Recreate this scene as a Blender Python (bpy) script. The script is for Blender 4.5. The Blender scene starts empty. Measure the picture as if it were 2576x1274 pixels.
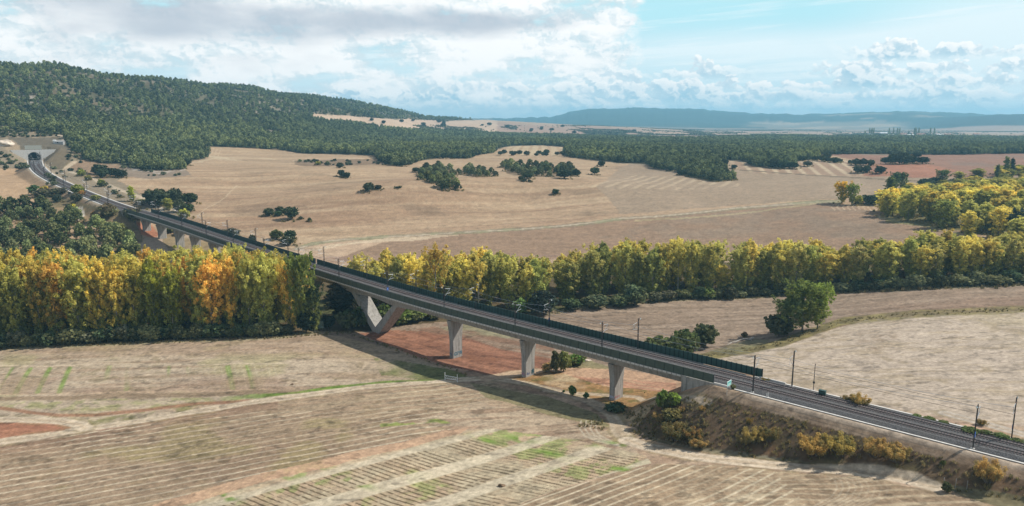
import bpy, bmesh, math, random
import numpy as np
from mathutils import Vector, Matrix

# ------------------------------------------------------------------ camera, sky, sun, exposure
FOC, HORZ, W0, H0 = 1839.0, 300.0, 2576.0, 1274.0      # survey frame in which the place was measured
PITCH = math.atan((H0/2-HORZ)/FOC)
CAMZ = 86.0
scene = bpy.context.scene
cam_d = bpy.data.cameras.new("camera"); cam = bpy.data.objects.new("camera", cam_d)
scene.collection.objects.link(cam); scene.camera = cam
cam.location = (0, 0, CAMZ); cam.rotation_euler = (math.pi/2-PITCH, 0, 0)
cam_d.sensor_width = 36; cam_d.lens = 36*FOC/W0; cam_d.clip_start = 1; cam_d.clip_end = 60000
scene.view_settings.view_transform = 'Standard'; scene.view_settings.look = 'None'
scene.view_settings.gamma = 1; scene.view_settings.exposure = 0.25
scene.cycles.volume_bounces = 0; scene.cycles.max_bounces = 4; scene.cycles.transparent_max_bounces = 4
scene.cycles.use_denoising = True

SUN_AZ, SUN_EL = math.atan2(.973, .23), math.radians(45)
sd = bpy.data.lights.new("sun", 'SUN'); sun = bpy.data.objects.new("sun", sd); scene.collection.objects.link(sun)
sd.energy = 4.8; sd.angle = math.radians(.5); sd.color = (1, .95, .87)
sv = Vector((math.cos(SUN_EL)*math.sin(SUN_AZ), math.cos(SUN_EL)*math.cos(SUN_AZ), math.sin(SUN_EL)))
sun.rotation_euler = sv.to_track_quat('Z', 'Y').to_euler()

class NT:                                                # tiny expression helper for shader nodes
    def __init__(s, tree): s.t = tree; s.N = tree.nodes; s.L = tree.links
    def put(s, inp, v):
        if isinstance(v, bpy.types.NodeSocket): s.L.new(v, inp)
        elif v is not None: inp.default_value = v
    def m(s, op, a, b=None, c=None, clamp=False):
        n = s.N.new('ShaderNodeMath'); n.operation = op; n.use_clamp = clamp
        s.put(n.inputs[0], a); s.put(n.inputs[1], b)
        if c is not None: s.put(n.inputs[2], c)
        return n.outputs[0]
    def add(s, a, b): return s.m('ADD', a, b)
    def sub(s, a, b): return s.m('SUBTRACT', a, b)
    def mul(s, a, b, clamp=False): return s.m('MULTIPLY', a, b, clamp=clamp)
    def step(s, v, a, b, c=0.0, d=1.0):
        n = s.N.new('ShaderNodeMapRange'); n.interpolation_type = 'SMOOTHSTEP'
        s.put(n.inputs[0], v); s.put(n.inputs[1], a); s.put(n.inputs[2], b); s.put(n.inputs[3], c); s.put(n.inputs[4], d)
        return n.outputs[0]
    def mix(s, f, a, b):
        n = s.N.new('ShaderNodeMix'); n.data_type = 'RGBA'; s.put(n.inputs[0], f)
        for k, v in ((6, a), (7, b)):
            s.put(n.inputs[k], v if isinstance(v, bpy.types.NodeSocket) else (v[0], v[1], v[2], 1))
        return n.outputs[2]
    def noise(s, vec, scale, detail=4, rough=.5, dist=0):
        n = s.N.new('ShaderNodeTexNoise'); s.put(n.inputs['Vector'], vec)
        n.inputs['Scale'].default_value = scale; n.inputs['Detail'].default_value = detail
        n.inputs['Roughness'].default_value = rough; n.inputs['Distortion'].default_value = dist
        return n.outputs[0]
    def voro(s, vec, scale, detail=2, rough=.5):
        n = s.N.new('ShaderNodeTexVoronoi'); n.feature = 'SMOOTH_F1'; s.put(n.inputs['Vector'], vec)
        n.inputs['Scale'].default_value = scale; n.inputs['Detail'].default_value = detail
        n.inputs['Roughness'].default_value = rough; n.inputs['Smoothness'].default_value = .35
        return n.outputs[0]
    def vmath(s, op, a, b):
        n = s.N.new('ShaderNodeVectorMath'); n.operation = op; s.put(n.inputs[0], a); s.put(n.inputs[1], b)
        return n.outputs[0]
    def comb(s, x, y, z):
        n = s.N.new('ShaderNodeCombineXYZ'); s.put(n.inputs[0], x); s.put(n.inputs[1], y); s.put(n.inputs[2], z)
        return n.outputs[0]
    def bright(s, col, f):
        n = s.N.new('ShaderNodeVectorMath'); n.operation = 'SCALE'; s.put(n.inputs[0], col); s.put(n.inputs[3], f)
        return n.outputs[0]

def lin(c):                                              # sRGB 0-255 -> linear
    return tuple((x/255/12.92 if x <= 10.31 else ((x/255+.055)/1.055)**2.4) for x in c)

world = bpy.data.worlds.new("World"); world.cycles.sampling_method = 'MANUAL'; world.cycles.sample_map_resolution = 256; scene.world = world; world.use_nodes = True
def build_world():
    t = world.node_tree; t.nodes.clear(); g = NT(t)
    sky = t.nodes.new('ShaderNodeTexSky'); sky.sky_type = 'NISHITA'; sky.sun_disc = False
    sky.sun_elevation = SUN_EL; sky.sun_rotation = SUN_AZ; sky.altitude = 800; sky.air_density = 1; sky.dust_density = 1.2
    tc = t.nodes.new('ShaderNodeTexCoord'); sp = t.nodes.new('ShaderNodeSeparateXYZ'); t.links.new(tc.outputs['Generated'], sp.inputs[0])
    x, y, z = sp.outputs
    A_ = g.mul(g.m('ARCTAN2', x, y), 57.2958); E_ = g.mul(g.m('ARCSINE', z), 57.2958)    # compass and height angle, degrees
    def n2(sx, sy, off, scale=1.0, detail=4, rough=.55):
        n = t.nodes.new('ShaderNodeTexNoise'); n.noise_dimensions = '2D'; g.put(n.inputs['Vector'], g.comb(g.add(g.mul(A_, sx), off), g.add(g.mul(E_, sy), off*.37), 0.0))
        n.inputs['Scale'].default_value = scale; n.inputs['Detail'].default_value = detail; n.inputs['Roughness'].default_value = rough
        return n.outputs
    def v2(vec, scale, detail):
        n = t.nodes.new('ShaderNodeTexVoronoi'); n.voronoi_dimensions = '2D'; g.put(n.inputs['Vector'], vec); n.inputs['Scale'].default_value = scale
        n.inputs['Detail'].default_value = detail; n.inputs['Roughness'].default_value = .55
        return n.outputs[0]
    wn = n2(.9, 1.4, 3.0, 1.0, 3)[1]; wv = g.bright(g.vmath('SUBTRACT', wn, (.5, .5, .5)), .75)
    def puff(da, de):
        v = g.vmath('ADD', g.comb(g.add(A_, da), g.mul(g.add(E_, de), 1.25), 0.0), wv)
        return g.sub(1.0, v2(v, .40, 4.2))
    p0 = puff(0, 0); p1 = puff(.16, .24)
    lit = g.step(g.sub(p0, p1), -.16, .17)
    left = g.step(g.add(A_, g.mul(p0, -2.4)), 9.6, 7.6)
    def blob(a0, e0, wa, we):
        da = g.mul(g.sub(A_, a0), 1/wa); de = g.mul(g.sub(E_, e0), 1/we)
        return g.m('EXPONENT', g.mul(g.add(g.mul(da, da), g.mul(de, de)), -1))
    # open sky: pale towards the horizon, a cyan window upper middle with ice streaks
    skyc = g.mix(g.step(E_, .3, 5.5), lin((190, 222, 234)), lin((186, 226, 237)))
    skyc = g.mix(g.step(E_, 5.3, 7.6), skyc, lin((182, 229, 239)))
    st = g.noise(g.comb(g.mul(A_, .05), g.mul(g.sub(E_, g.mul(A_, .055)), 1.0), 0.0), 1.3, 5, .6)
    veil = g.add(g.mul(g.step(st, .47, .66), .62), g.mul(g.step(A_, 21, 33), g.step(E_, 9.5, 6, .3, .9)))
    veil = g.add(veil, g.add(g.mul(blob(20, 5.3, 14, 1.0), .85), g.step(E_, 5.4, 4.4, 0, .5))); veil = g.m('MINIMUM', g.m('MAXIMUM', veil, 0), 1)
    col = g.mix(g.mul(veil, .93), skyc, lin((229, 243, 247)))
    # left half: high broken layer cloud, grey bases
    c1 = n2(.16, .42, 11.0, 1.0, 6, .6)[0]; c2 = n2(.11, .33, 41.0, 1.0, 4, .5)[0]
    cov = g.mix(g.step(g.add(g.mul(c1, 1.1), g.mul(lit, .13)), .38, .70), lin((204, 222, 229)), lin((252, 252, 251)))
    gpos = g.add(g.add(blob(-34, 8.2, 9, 1.4), g.mul(blob(-23, 6.3, 8, 1.3), 1.1)), g.add(g.mul(blob(-4, 7.0, 8, 1.0), .8), g.mul(blob(-13, 7.4, 7, 1.3), .6)))
    cov = g.mix(g.mul(g.step(g.add(g.mul(c2, .8), g.mul(gpos, .45)), .46, .90), .85), cov, lin((180, 190, 202)))
    thin = g.step(g.add(c1, g.mul(blob(-4, 3.0, 20, 1.5), -.12)), .22, .42)
    col = g.mix(g.mul(left, thin), col, cov)
    # banks of cumulus, far and low first: each has billowed tops, a soft blue foot
    def bank(col, top, amp, fr, off, base, soft, k, azm=None, hgt=1.0, puf=1.0):
        w = n2(fr, 0.0, off, 1.0, 3, .5)[0]
        tp = g.add(g.add(top, g.mul(g.sub(w, .5), amp*2)), g.mul(g.sub(p0, .55), puf))
        d = g.sub(tp, E_); m = g.step(d, 0, soft); m = g.mul(m, g.step(E_, base-.35, base+.35))
        if azm is not None: m = g.mul(m, azm)
        l = g.add(g.mul(g.m('EXPONENT', g.mul(g.m('MAXIMUM', d, 0), -1/hgt)), .75), g.mul(g.sub(lit, .30), .70))
        cc = g.mix(g.m('MINIMUM', g.m('MAXIMUM', l, 0), 1), lin((168, 203, 220)), lin((253, 253, 251)))
        return g.mix(g.mul(m, k), col, cc)
    col = bank(col, .8, .35, .33, 5.0, .05, .10, .55, None, .35, .5)
    col = bank(col, 1.55, .5, .23, 25.0, .7, .12, .75, None, .5, .7)
    col = bank(col, 2.5, .8, .19, 47.0, 1.25, .14, .95, None, .7, .9)
    col = bank(col, 3.5, 1.1, .15, 61.0, 2.1, .13, 1.0, g.step(A_, -12, 2), .9, 1.3)
    col = bank(col, 4.45, 1.0, .16, 87.0, 3.0, .12, 1.0, g.add(blob(14, 3.8, 2.9, 9), g.add(g.step(A_, 19, 24), blob(5.5, 4, 4, 9))), 1.0, 1.3)
    col = bank(col, 5.6, .9, .2, 113.0, 4.0, .14, .95, g.add(blob(31.5, 5, 4.5, 9), blob(26.5, 5, 2.2, 9)), 1.1, 1.3)
    col = g.mix(g.step(E_, 1.3, 0, 0, .45), col, lin((198, 224, 236)))
    b1 = t.nodes.new('ShaderNodeBackground'); t.links.new(g.bright(col, SKYGAIN), b1.inputs[0]); b1.inputs[1].default_value = .1
    # higher up: plain Nishita sky with broken cloud
    hi = g.mix(g.step(g.noise(tc.outputs['Generated'], 3.0, 2), .42, .6), g.bright(sky.outputs[0], 1.15), (4.6, 5.0, 5.4))
    b2 = t.nodes.new('ShaderNodeBackground'); t.links.new(hi, b2.inputs[0]); b2.inputs[1].default_value = .1
    mx = t.nodes.new('ShaderNodeMixShader'); t.links.new(g.step(E_, 11, 16), mx.inputs[0]); t.links.new(b1.outputs[0], mx.inputs[1]); t.links.new(b2.outputs[0], mx.inputs[2])
    b3 = t.nodes.new('ShaderNodeBackground'); b3.inputs[0].default_value = (.3, .29, .24, 1); mz = t.nodes.new('ShaderNodeMixShader'); t.links.new(g.step(E_, -.1, -.6), mz.inputs[0])
    t.links.new(mx.outputs[0], mz.inputs[1]); t.links.new(b3.outputs[0], mz.inputs[2])
    out = t.nodes.new('ShaderNodeOutputWorld'); t.links.new(mz.outputs[0], out.inputs[0])
SKYGAIN = 9.5
build_world()

# ------------------------------------------------------------------ survey maths
def ray(x, y):
    X = np.asarray(x, float)-W0/2; D = np.asarray(y, float)-H0/2
    return X, FOC*math.cos(PITCH)-D*math.sin(PITCH), -(D*math.cos(PITCH)+FOC*math.sin(PITCH))
def up(x, y, drop):
    a, b, c = ray(x, y); k = -drop/c
    return np.array([a*k, b*k])
def proj(x, y, z):
    dz = z-CAMZ; cp, sp = math.cos(PITCH), math.sin(PITCH)
    fw = y*cp-dz*sp; uu = y*sp+dz*cp
    fw = np.maximum(fw, 1e-3)
    return W0/2+FOC*x/fw, H0/2-FOC*uu/fw
def sstep(v, a, b): t = np.clip((v-a)/(b-a), 0, 1); return t*t*(3-2*t)
def _h(ix, iy, seed):
    n = (ix.astype(np.int64)*374761393+iy.astype(np.int64)*668265263+seed*144269504) & 0xffffffff
    n = ((n ^ (n >> 13))*1274126177) & 0xffffffff
    return ((n ^ (n >> 16)) & 0xffff)/65535.0
def vnoise(x, y, seed=0):
    ix = np.floor(x); iy = np.floor(y); fx = x-ix; fy = y-iy; fx = fx*fx*(3-2*fx); fy = fy*fy*(3-2*fy)
    ix = ix.astype(np.int64); iy = iy.astype(np.int64)
    a = _h(ix, iy, seed); b = _h(ix+1, iy, seed); c = _h(ix, iy+1, seed); d = _h(ix+1, iy+1, seed)
    return a+(b-a)*fx+(c-a)*fy+(a-b-c+d)*fx*fy
def fbm(x, y, scale, octv=4, seed=0, gain=.5):
    s = 0; amp = 1; tot = 0; x = x/scale; y = y/scale
    for k in range(octv):
        s = s+amp*vnoise(x, y, seed+k*17); tot += amp; amp *= gain; x = x*2.03+5.1; y = y*2.03+1.7
    return s/tot

# railway line: straight over the viaduct, then bending to the tunnel
U = np.array([.74448, -.66764]); NV = np.array([.66764, .74448])
ORG = up(2447.2, 1128.7, 70.0)
def sn(x, y): return (x-ORG[0])*U[0]+(y-ORG[1])*U[1], (x-ORG[0])*NV[0]+(y-ORG[1])*NV[1]
CN = 5.2
_pp = []
for s_ in range(160, -200, -20): p_ = ORG+U*s_+NV*CN; _pp.append((p_[0], p_[1], 16.0))
for px_, py_, dr_ in ((690, 643, 67.9), (597.7, 613.4, 66.7), (509.8, 583, 65.3), (392.6, 545, 62.8), (314.5, 523.5, 60.8), (271.5, 509, 59.4), (238.9, 496, 57.8), (217.2, 487.1, 56.6),
                    (195.4, 477.3, 55.2), (165, 465.6, 52.8), (139, 454.1, 50.2), (113, 440, 47.4), (98.5, 427.4, 45.6), (89, 415, 44), (86.9, 402, 42.7)):
    p_ = up(px_, py_, dr_); _pp.append((p_[0], p_[1], CAMZ-dr_-.7))
_pp = np.array(_pp)
def resample(P, step):
    d = np.r_[0, np.cumsum(np.hypot(np.diff(P[:, 0]), np.diff(P[:, 1])))]
    t = np.arange(0, d[-1], step); return np.stack([np.interp(t, d, P[:, k]) for k in range(P.shape[1])], 1)
PATH = resample(_pp, 3.0)
for _ in range(3):
    k_ = np.exp(-np.linspace(-2, 2, 31)**2); k_ /= k_.sum()
    pad = np.vstack([2*PATH[0]-PATH[15:0:-1], PATH, 2*PATH[-1]-PATH[-2:-17:-1]])
    PATH = np.stack([np.convolve(pad[:, j], k_, 'valid') for j in range(3)], 1)
PATH = resample(PATH, 3.0)
ARC = np.r_[0, np.cumsum(np.hypot(np.diff(PATH[:, 0]), np.diff(PATH[:, 1])))]
_tan = np.gradient(PATH[:, :2], axis=0); _tan /= np.hypot(_tan[:, 0], _tan[:, 1])[:, None]
def frame(a):                                           # position, tangent, far-side normal at arc length a
    p = np.array([np.interp(a, ARC, PATH[:, k]) for k in range(3)])
    t = np.array([np.interp(a, ARC, _tan[:, k]) for k in range(2)]); t /= np.hypot(*t)
    return p, t, np.array([t[1], -t[0]])                # tangent runs away from the camera; far side is to its right
def a_of_s(s): return 160.0-s
AB1 = a_of_s(-56.0)                                      # near abutment (formation ends here)
def nearest_arc(px, py):
    X, Y = proj(PATH[:, 0], PATH[:, 1], PATH[:, 2]+.4); return ARC[np.argmin((X-px)**2+(Y-py)**2)]
AB2 = nearest_arc(328, 529)+8                            # far abutment
AEND = ARC[-1]
PORT = PATH[-1].copy(); PT = _tan[-1].copy()

# ------------------------------------------------------------------ terrain
RIDGE = [(-900, 150, 1500), (-300, 152, 1600), (0, 167, 1650), (60, 172, 1680), (130, 164, 1700), (240, 186, 1780), (330, 196, 1850), (400, 190, 1900), (440, 199, 1950), (520, 211, 2050), (560, 208, 2100), (640, 214, 2200), (700, 229, 2300), (760, 232, 2400),
         (900, 253, 2700), (1010, 273, 2900), (1070, 289, 3100), (1150, 294, 3300), (1230, 301, 3500), (1430, 312, 3700), (1600, 320, 3800), (1750, 328, 3900), (1900, 336, 4000)]
FAR = [(-900, 296), (900, 297), (1200, 302), (1280, 301), (1380, 297), (1405, 293), (1430, 284), (1480, 277), (1600, 272.5), (1680, 275), (1760, 275.5), (1850, 281), (1900, 286), (2000, 288), (2100, 285), (2200, 281), (2330, 281.5), (2450, 286), (2576, 291), (3400, 293)]
def _az(x, y):
    a, b, c = ray(x, y); return np.arctan2(a, b), c/np.hypot(a, b)
_ra, _rt = _az(np.array([r[0] for r in RIDGE]), np.array([r[1]+(7 if r[0] < 1200 else 2) for r in RIDGE])); _rr = np.array([r[2] for r in RIDGE])
_fa, _ft = _az(np.array([r[0] for r in FAR]), np.array([r[1] for r in FAR]))
_zr = np.array([0, 330, 400, 480, 560, 650, 760, 900, 1050, 1500, 2300, 3500, 5000, 9000, 20000.])
_zz = np.array([-1, -1, 0, 4, 11, 18, 25, 31.5, 35, 35, 29, 22, 14, 8, 8.])
def hermite(x, xs, ys):
    m = np.gradient(ys, xs); i = np.clip(np.searchsorted(xs, x)-1, 0, len(xs)-2); h = xs[i+1]-xs[i]; t = np.clip((x-xs[i])/h, 0, 1)
    return (2*t**3-3*t**2+1)*ys[i]+(t**3-2*t**2+t)*h*m[i]+(-2*t**3+3*t**2)*ys[i+1]+(t**3-t**2)*h*m[i+1]
def knoll(x, y, px, py, drop, rad, h, sx=1, ang=0):
    c = up(px, py, drop); dx, dy = x-c[0], y-c[1]; ca, sa = math.cos(ang), math.sin(ang)
    a = (dx*ca+dy*sa)/sx; b = -dx*sa+dy*ca
    return h*np.exp(-(a*a+b*b)/rad**2)
def natural(x, y):
    r = np.hypot(x, y)+1e-6; az = np.arctan2(x, y)
    s, n = sn(x, y)
    zs = np.interp(s, [-300, -213, -167, -131, -96, -75, -45, -20, 0, 20, 60, 200], [-3, -2, -2.8, -1.2, .3, 3.0, 6.8, 9.2, 10.8, 12.4, 14, 15])
    zg = hermite(r, _zr, _zz)
    zg = zg+9*sstep(az, math.radians(18), math.radians(33))*(1-sstep(r, 450, 750))
    zg = zg+5*sstep(az, math.radians(-20), math.radians(-33))*sstep(r, 420, 600)
    z = zs+(zg-zs)*sstep(r, 300, 430)
    # hill with its ridge
    rr = np.interp(az, _ra, _rr); zt = CAMZ+rr*np.interp(az, _ra, _rt)
    foot = np.interp(az, [math.radians(-50), math.radians(-35), math.radians(-27), math.radians(-15), 0, math.radians(15)], [700, 830, 960, 1150, 1900, 2600])
    zb = hermite(rr, _zr, _zz); T = np.clip((r-foot)/(rr-foot), 0, None)
    shape = np.where(T < 1, sstep(T, -.12, 1.0)*.45+.55*np.clip(T, 0, 1)**1.08, 1-.75*sstep(T, 1, 2.3))
    shape = np.where(T <= 0, sstep(T, -.12, 1.0)*.45, shape)
    hill = np.maximum(zt-zb, 0)*np.clip(shape, 0, 1)*(1-sstep(az, math.radians(17), math.radians(20)))
    gul = (fbm(x, y, 330, 4, 5)-.5)*46+(np.abs(fbm(x, y, 150, 3, 9)-.5)*2-.25)*14
    z = z+hill+gul*np.clip(T, 0, 1)*np.clip(1.1-T, 0, 1)*2.2*np.clip(hill/60, 0, 1)
    # far blue hills
    ft = CAMZ+9500*np.interp(az, _fa, _ft)
    fs = sstep(r, 6200, 9500)*(1-.5*sstep(r, 9600, 12500))
    ft = ft+(fbm(az*3000, az*0+3, 26, 4, 33)-.5)*26; z = z+(ft-8)*fs+(fbm(x, y, 900, 4, 31)-.5)*190*fs*(1-fs)*2-np.abs(fbm(x, y*.35, 420, 4, 32)-.5)*150*fs*(1-fs)*2
    c2 = sstep(az, math.radians(27.5), math.radians(33.5)); z = z+c2*150*np.exp(-((r-7000)/900)**2)*.55
    # knolls and swells of the open fields
    z = z+knoll(x, y, 1130, 472, 62, 52, 8.5, 1.8, .5)+knoll(x, y, 960, 482, 60, 46, 6, 1.9, .2)+knoll(x, y, 720, 445, 58, 70, 7, 1.6, .1)+knoll(x, y, 1420, 455, 57, 60, 5, 1.8, .3)
    z = z+knoll(x, y, 948, 836, 88, 22, -1.6)
    z = z+(fbm(x, y*.8, 120, 3, 3)-.5)*8.5*sstep(r, 420, 600)*(1-sstep(r, 3500, 6000))
    z = z+(fbm(x, y, 40, 3, 4)-.5)*.9*(1-sstep(r, 400, 700))
    # bank above the tunnel mouth
    dx, dy = x-PORT[0], y-PORT[1]; lon = dx*PT[0]+dy*PT[1]; lat = dx*PT[1]-dy*PT[0]
    w = np.exp(-(lat/75)**2)*sstep(lon, -70, 12)*(1-sstep(lon, 120, 320))
    z = z+w*np.maximum(0, PORT[2]+14+np.clip(lon, 0, 100)*.18-z)
    return z
def _path_dist(x, y, i0, i1):
    best = np.full(x.shape, 1e9); zz = np.zeros(x.shape)
    P = PATH[i0:i1:3]
    for k in range(len(P)-1):
        ax, ay, az_ = P[k]; bx, by, bz = P[k+1]; dx, dy = bx-ax, by-ay
        t = np.clip(((x-ax)*dx+(y-ay)*dy)/(dx*dx+dy*dy), 0, 1)
        d = np.hypot(x-ax-t*dx, y-ay-t*dy); m = d < best
        best = np.where(m, d, best); zz = np.where(m, az_+t*(bz-az_), zz)
    return best, zz
I1 = int(np.searchsorted(ARC, AB1)); I2 = int(np.searchsorted(ARC, AB2))
def terrain(x, y):
    x = np.asarray(x, float); y = np.asarray(y, float); shp = x.shape; x = x.ravel(); y = y.ravel()
    z = natural(x, y)
    for i0, i1, half in ((0, I1+1, 7.6), (I2, len(PATH), 7.6)):
        P = PATH[i0:i1]
        m = (x > P[:, 0].min()-60) & (x < P[:, 0].max()+60) & (y > P[:, 1].min()-60) & (y < P[:, 1].max()+60)
        if not m.any(): continue
        d, zt = _path_dist(x[m], y[m], i0, i1); zt = zt-.12
        lo = zt-np.maximum(d-half, 0)/1.62; hi = zt+np.maximum(d-half, 0)/1.35
        zn = z[m]; zc = np.clip(zn, lo, hi)
        if i0 > 0:
            dx, dy = x[m]-PORT[0], y[m]-PORT[1]; lon = dx*PT[0]+dy*PT[1]
            zc = np.where(lon > 1.0, zn, zc)
        z[m] = zc
    return z.reshape(shp)
_RS = np.geomspace(110, 13000, 2600)
def at(px, py):                                         # where the line of sight through survey point (px, py) meets the terrain
    a, b, c = ray(px, py); L = math.hypot(a, b); dx, dy = a/L, b/L; tn = c/L
    zz = terrain(_RS*dx, _RS*dy); f = zz-(CAMZ+_RS*tn); i = int(np.argmax(f > 0))
    if not (f > 0).any(): i = len(_RS)-1
    i = max(i, 1); t = -f[i-1]/(f[i]-f[i-1]) if f[i] != f[i-1] else 0; r = _RS[i-1]+min(max(t, 0), 1)*(_RS[i]-_RS[i-1])
    return np.array([r*dx, r*dy, float(terrain(np.array([r*dx]), np.array([r*dy]))[0])])
#@@CORE_END

# ------------------------------------------------------------------ scene helpers
rng = np.random.default_rng(7)
COL = scene.collection
def make_mesh(name, verts, faces, mat=None, smooth=False):
    me = bpy.data.meshes.new(name)
    verts = np.asarray(verts, np.float32).reshape(-1, 3)
    if isinstance(faces, np.ndarray) and faces.ndim == 2:
        k = faces.shape[1]; me.vertices.add(len(verts)); me.vertices.foreach_set('co', verts.ravel())
        me.loops.add(faces.size); me.loops.foreach_set('vertex_index', faces.astype(np.int32).ravel())
        me.polygons.add(len(faces)); me.polygons.foreach_set('loop_start', np.arange(0, faces.size, k, dtype=np.int32))
        me.polygons.foreach_set('loop_total', np.full(len(faces), k, np.int32)); me.update(calc_edges=True)
    else:
        me.from_pydata([tuple(map(float, v)) for v in verts], [], [tuple(int(i) for i in f) for f in faces]); me.update()
    if mat: me.materials.append(mat)
    if smooth: me.polygons.foreach_set('use_smooth', np.ones(len(me.polygons), bool))
    return me
def link(name, me, parent=None, loc=None):
    o = bpy.data.objects.new(name, me); COL.objects.link(o)
    if parent: o.parent = parent
    if loc is not None: o.location = loc
    return o
def tag(o, label=None, cat=None, group=None, kind=None):
    if label: o['label'] = label
    if cat: o['category'] = cat
    if group: o['group'] = group
    if kind: o['kind'] = kind
    return o
def empty(name, loc=(0, 0, 0), rz=0, label=None, cat=None, group=None):
    o = bpy.data.objects.new(name, None); COL.objects.link(o); o.location = loc; o.rotation_euler = (0, 0, rz); o.empty_display_size = .5
    return tag(o, label, cat, group)
class MB:                                               # collects boxes, bars and tubes into one mesh
    def __init__(s): s.v = []; s.f = []
    def raw(s, v, f): b = len(s.v); s.v += [tuple(p) for p in v]; s.f += [tuple(i+b for i in q) for q in f]
    def box(s, x0, x1, y0, y1, z0, z1):
        s.raw([(x0, y0, z0), (x1, y0, z0), (x1, y1, z0), (x0, y1, z0), (x0, y0, z1), (x1, y0, z1), (x1, y1, z1), (x0, y1, z1)],
              [(3, 2, 1, 0), (4, 5, 6, 7), (0, 1, 5, 4), (1, 2, 6, 5), (2, 3, 7, 6), (3, 0, 4, 7)])
    def tube(s, pts, rad, n=6, cap=True):
        pts = [Vector(p) for p in pts]; rad = rad if hasattr(rad, '__len__') else [rad]*len(pts); b = len(s.v)
        for i, p in enumerate(pts):
            d = (pts[min(i+1, len(pts)-1)]-pts[max(i-1, 0)]).normalized(); a = d.orthogonal().normalized(); c = d.cross(a)
            if i and a.dot(prev) < 0: pass
            prev = a
            up_ = Vector((0, 0, 1)) if abs(d.z) < .95 else Vector((1, 0, 0)); a = d.cross(up_).normalized(); c = d.cross(a)
            for k in range(n):
                q = p+(a*math.cos(2*math.pi*k/n)+c*math.sin(2*math.pi*k/n))*rad[i]; s.v.append(tuple(q))
        for i in range(len(pts)-1):
            for k in range(n): s.f.append((b+i*n+k, b+i*n+(k+1) % n, b+(i+1)*n+(k+1) % n, b+(i+1)*n+k))
        if cap: s.f.append(tuple(b+k for k in range(n))[::-1]); s.f.append(tuple(b+(len(pts)-1)*n+k for k in range(n)))
    def build(s, name, mat, parent=None, loc=None, smooth=False):
        me = make_mesh(name, s.v, s.f, mat, smooth)
        bm = bmesh.new(); bm.from_mesh(me); bmesh.ops.recalc_face_normals(bm, faces=bm.faces); bm.to_mesh(me); bm.free()
        return link(name, me, parent, loc)
def principled(name, rough=.9, spec=.2):
    m = bpy.data.materials.new(name); m.use_nodes = True; t = m.node_tree; g = NT(t)
    b = t.nodes['Principled BSDF']; b.inputs['Roughness'].default_value = rough; b.inputs['Specular IOR Level'].default_value = spec
    return m, g, b
def plain(name, rgb, rough=.8, metal=0, var=.15, scale=3, spec=.3):
    m, g, b = principled(name, rough, spec); b.inputs['Metallic'].default_value = metal
    tc = g.N.new('ShaderNodeTexCoord'); n = g.noise(tc.outputs['Object'], scale, 4, .6)
    g.L.new(g.bright(g.mix(0, rgb, rgb), g.step(n, .25, .75, 1-var, 1+var)), b.inputs['Base Color']); return m

# ------------------------------------------------------------------ ground sheet with its albedo
def in_poly(X, Y, P):
    P = np.asarray(P, float); c = np.zeros(X.shape, bool); j = len(P)-1
    for i in range(len(P)):
        xi, yi = P[i]; xj, yj = P[j]
        if yi != yj: c ^= ((yi > Y) != (yj > Y)) & (X < (xj-xi)*(Y-yi)/(yj-yi)+xi)
        j = i
    return c
def line_d(X, Y, P, ky=1.0):                            # distance to a polyline; ky stretches y
    P = np.asarray(P, float); best = np.full(X.shape, 1e9)
    for (ax, ay), (bx, by) in zip(P[:-1], P[1:]):
        dx, dy = bx-ax, (by-ay)*ky; t = np.clip(((X-ax)*dx+(Y-ay)*ky*dy)/(dx*dx+dy*dy+1e-9), 0, 1)
        best = np.minimum(best, np.hypot(X-ax-t*dx, (Y-ay)*ky-t*dy))
    return best
def wpt(px, py): return at(px, py)[:2]
def wpoly(P): return [tuple(wpt(*p)) for p in P]
ALB = 1.62
def A(r, g, b): return np.array(lin((r, g, b)))/ALB     # base colour of a surface that reads (r, g, b) in full sun
MASKS = {}
FOREST = [(-900, 140), (2600, 140), (2700, 352), (2576, 349), (2360, 346), (2200, 345), (2090, 348), (2000, 343), (1900, 346), (1760, 352), (1680, 351), (1600, 350), (1500, 347), (1400, 342), (1300, 341), (1235, 338),
          (1150, 331), (1060, 331), (990, 327), (930, 318), (880, 310), (835, 306), (790, 298), (766, 291), (800, 288), (880, 293), (960, 299), (1040, 301), (1120, 306), (1180, 300), (1230, 300), (1290, 303), (1500, 310), (1700, 322), (2100, 326), (2620, 320),
          (2600, 140), (-900, 140), (-900, 345), (0, 318), (60, 324), (120, 338), (160, 340), (172, 372), (196, 398), (250, 414), (300, 413), (360, 428), (430, 430), (470, 426), (452, 408), (520, 400), (528, 384), (500, 368), (560, 370), (620, 373), (700, 378), (770, 387),
          (860, 388), (940, 392), (958, 408), (990, 418), (1030, 416), (1060, 404), (1110, 396), (1150, 400), (1180, 400), (1200, 391), (1240, 386), (1252, 374), (1290, 367), (1360, 366), (1430, 370), (1418, 382), (1425, 396), (1500, 404), (1560, 410), (1625, 412),
          (1640, 424), (1700, 432), (1740, 446), (1800, 458), (1850, 454), (1828, 440), (1808, 415), (1830, 402), (1880, 408), (1890, 420), (1960, 424), (2010, 420), (1990, 408), (2060, 400), (2060, 390), (2200, 388), (2350, 390), (2430, 390), (2500, 388), (2700, 384), (2700, 352)]
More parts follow.
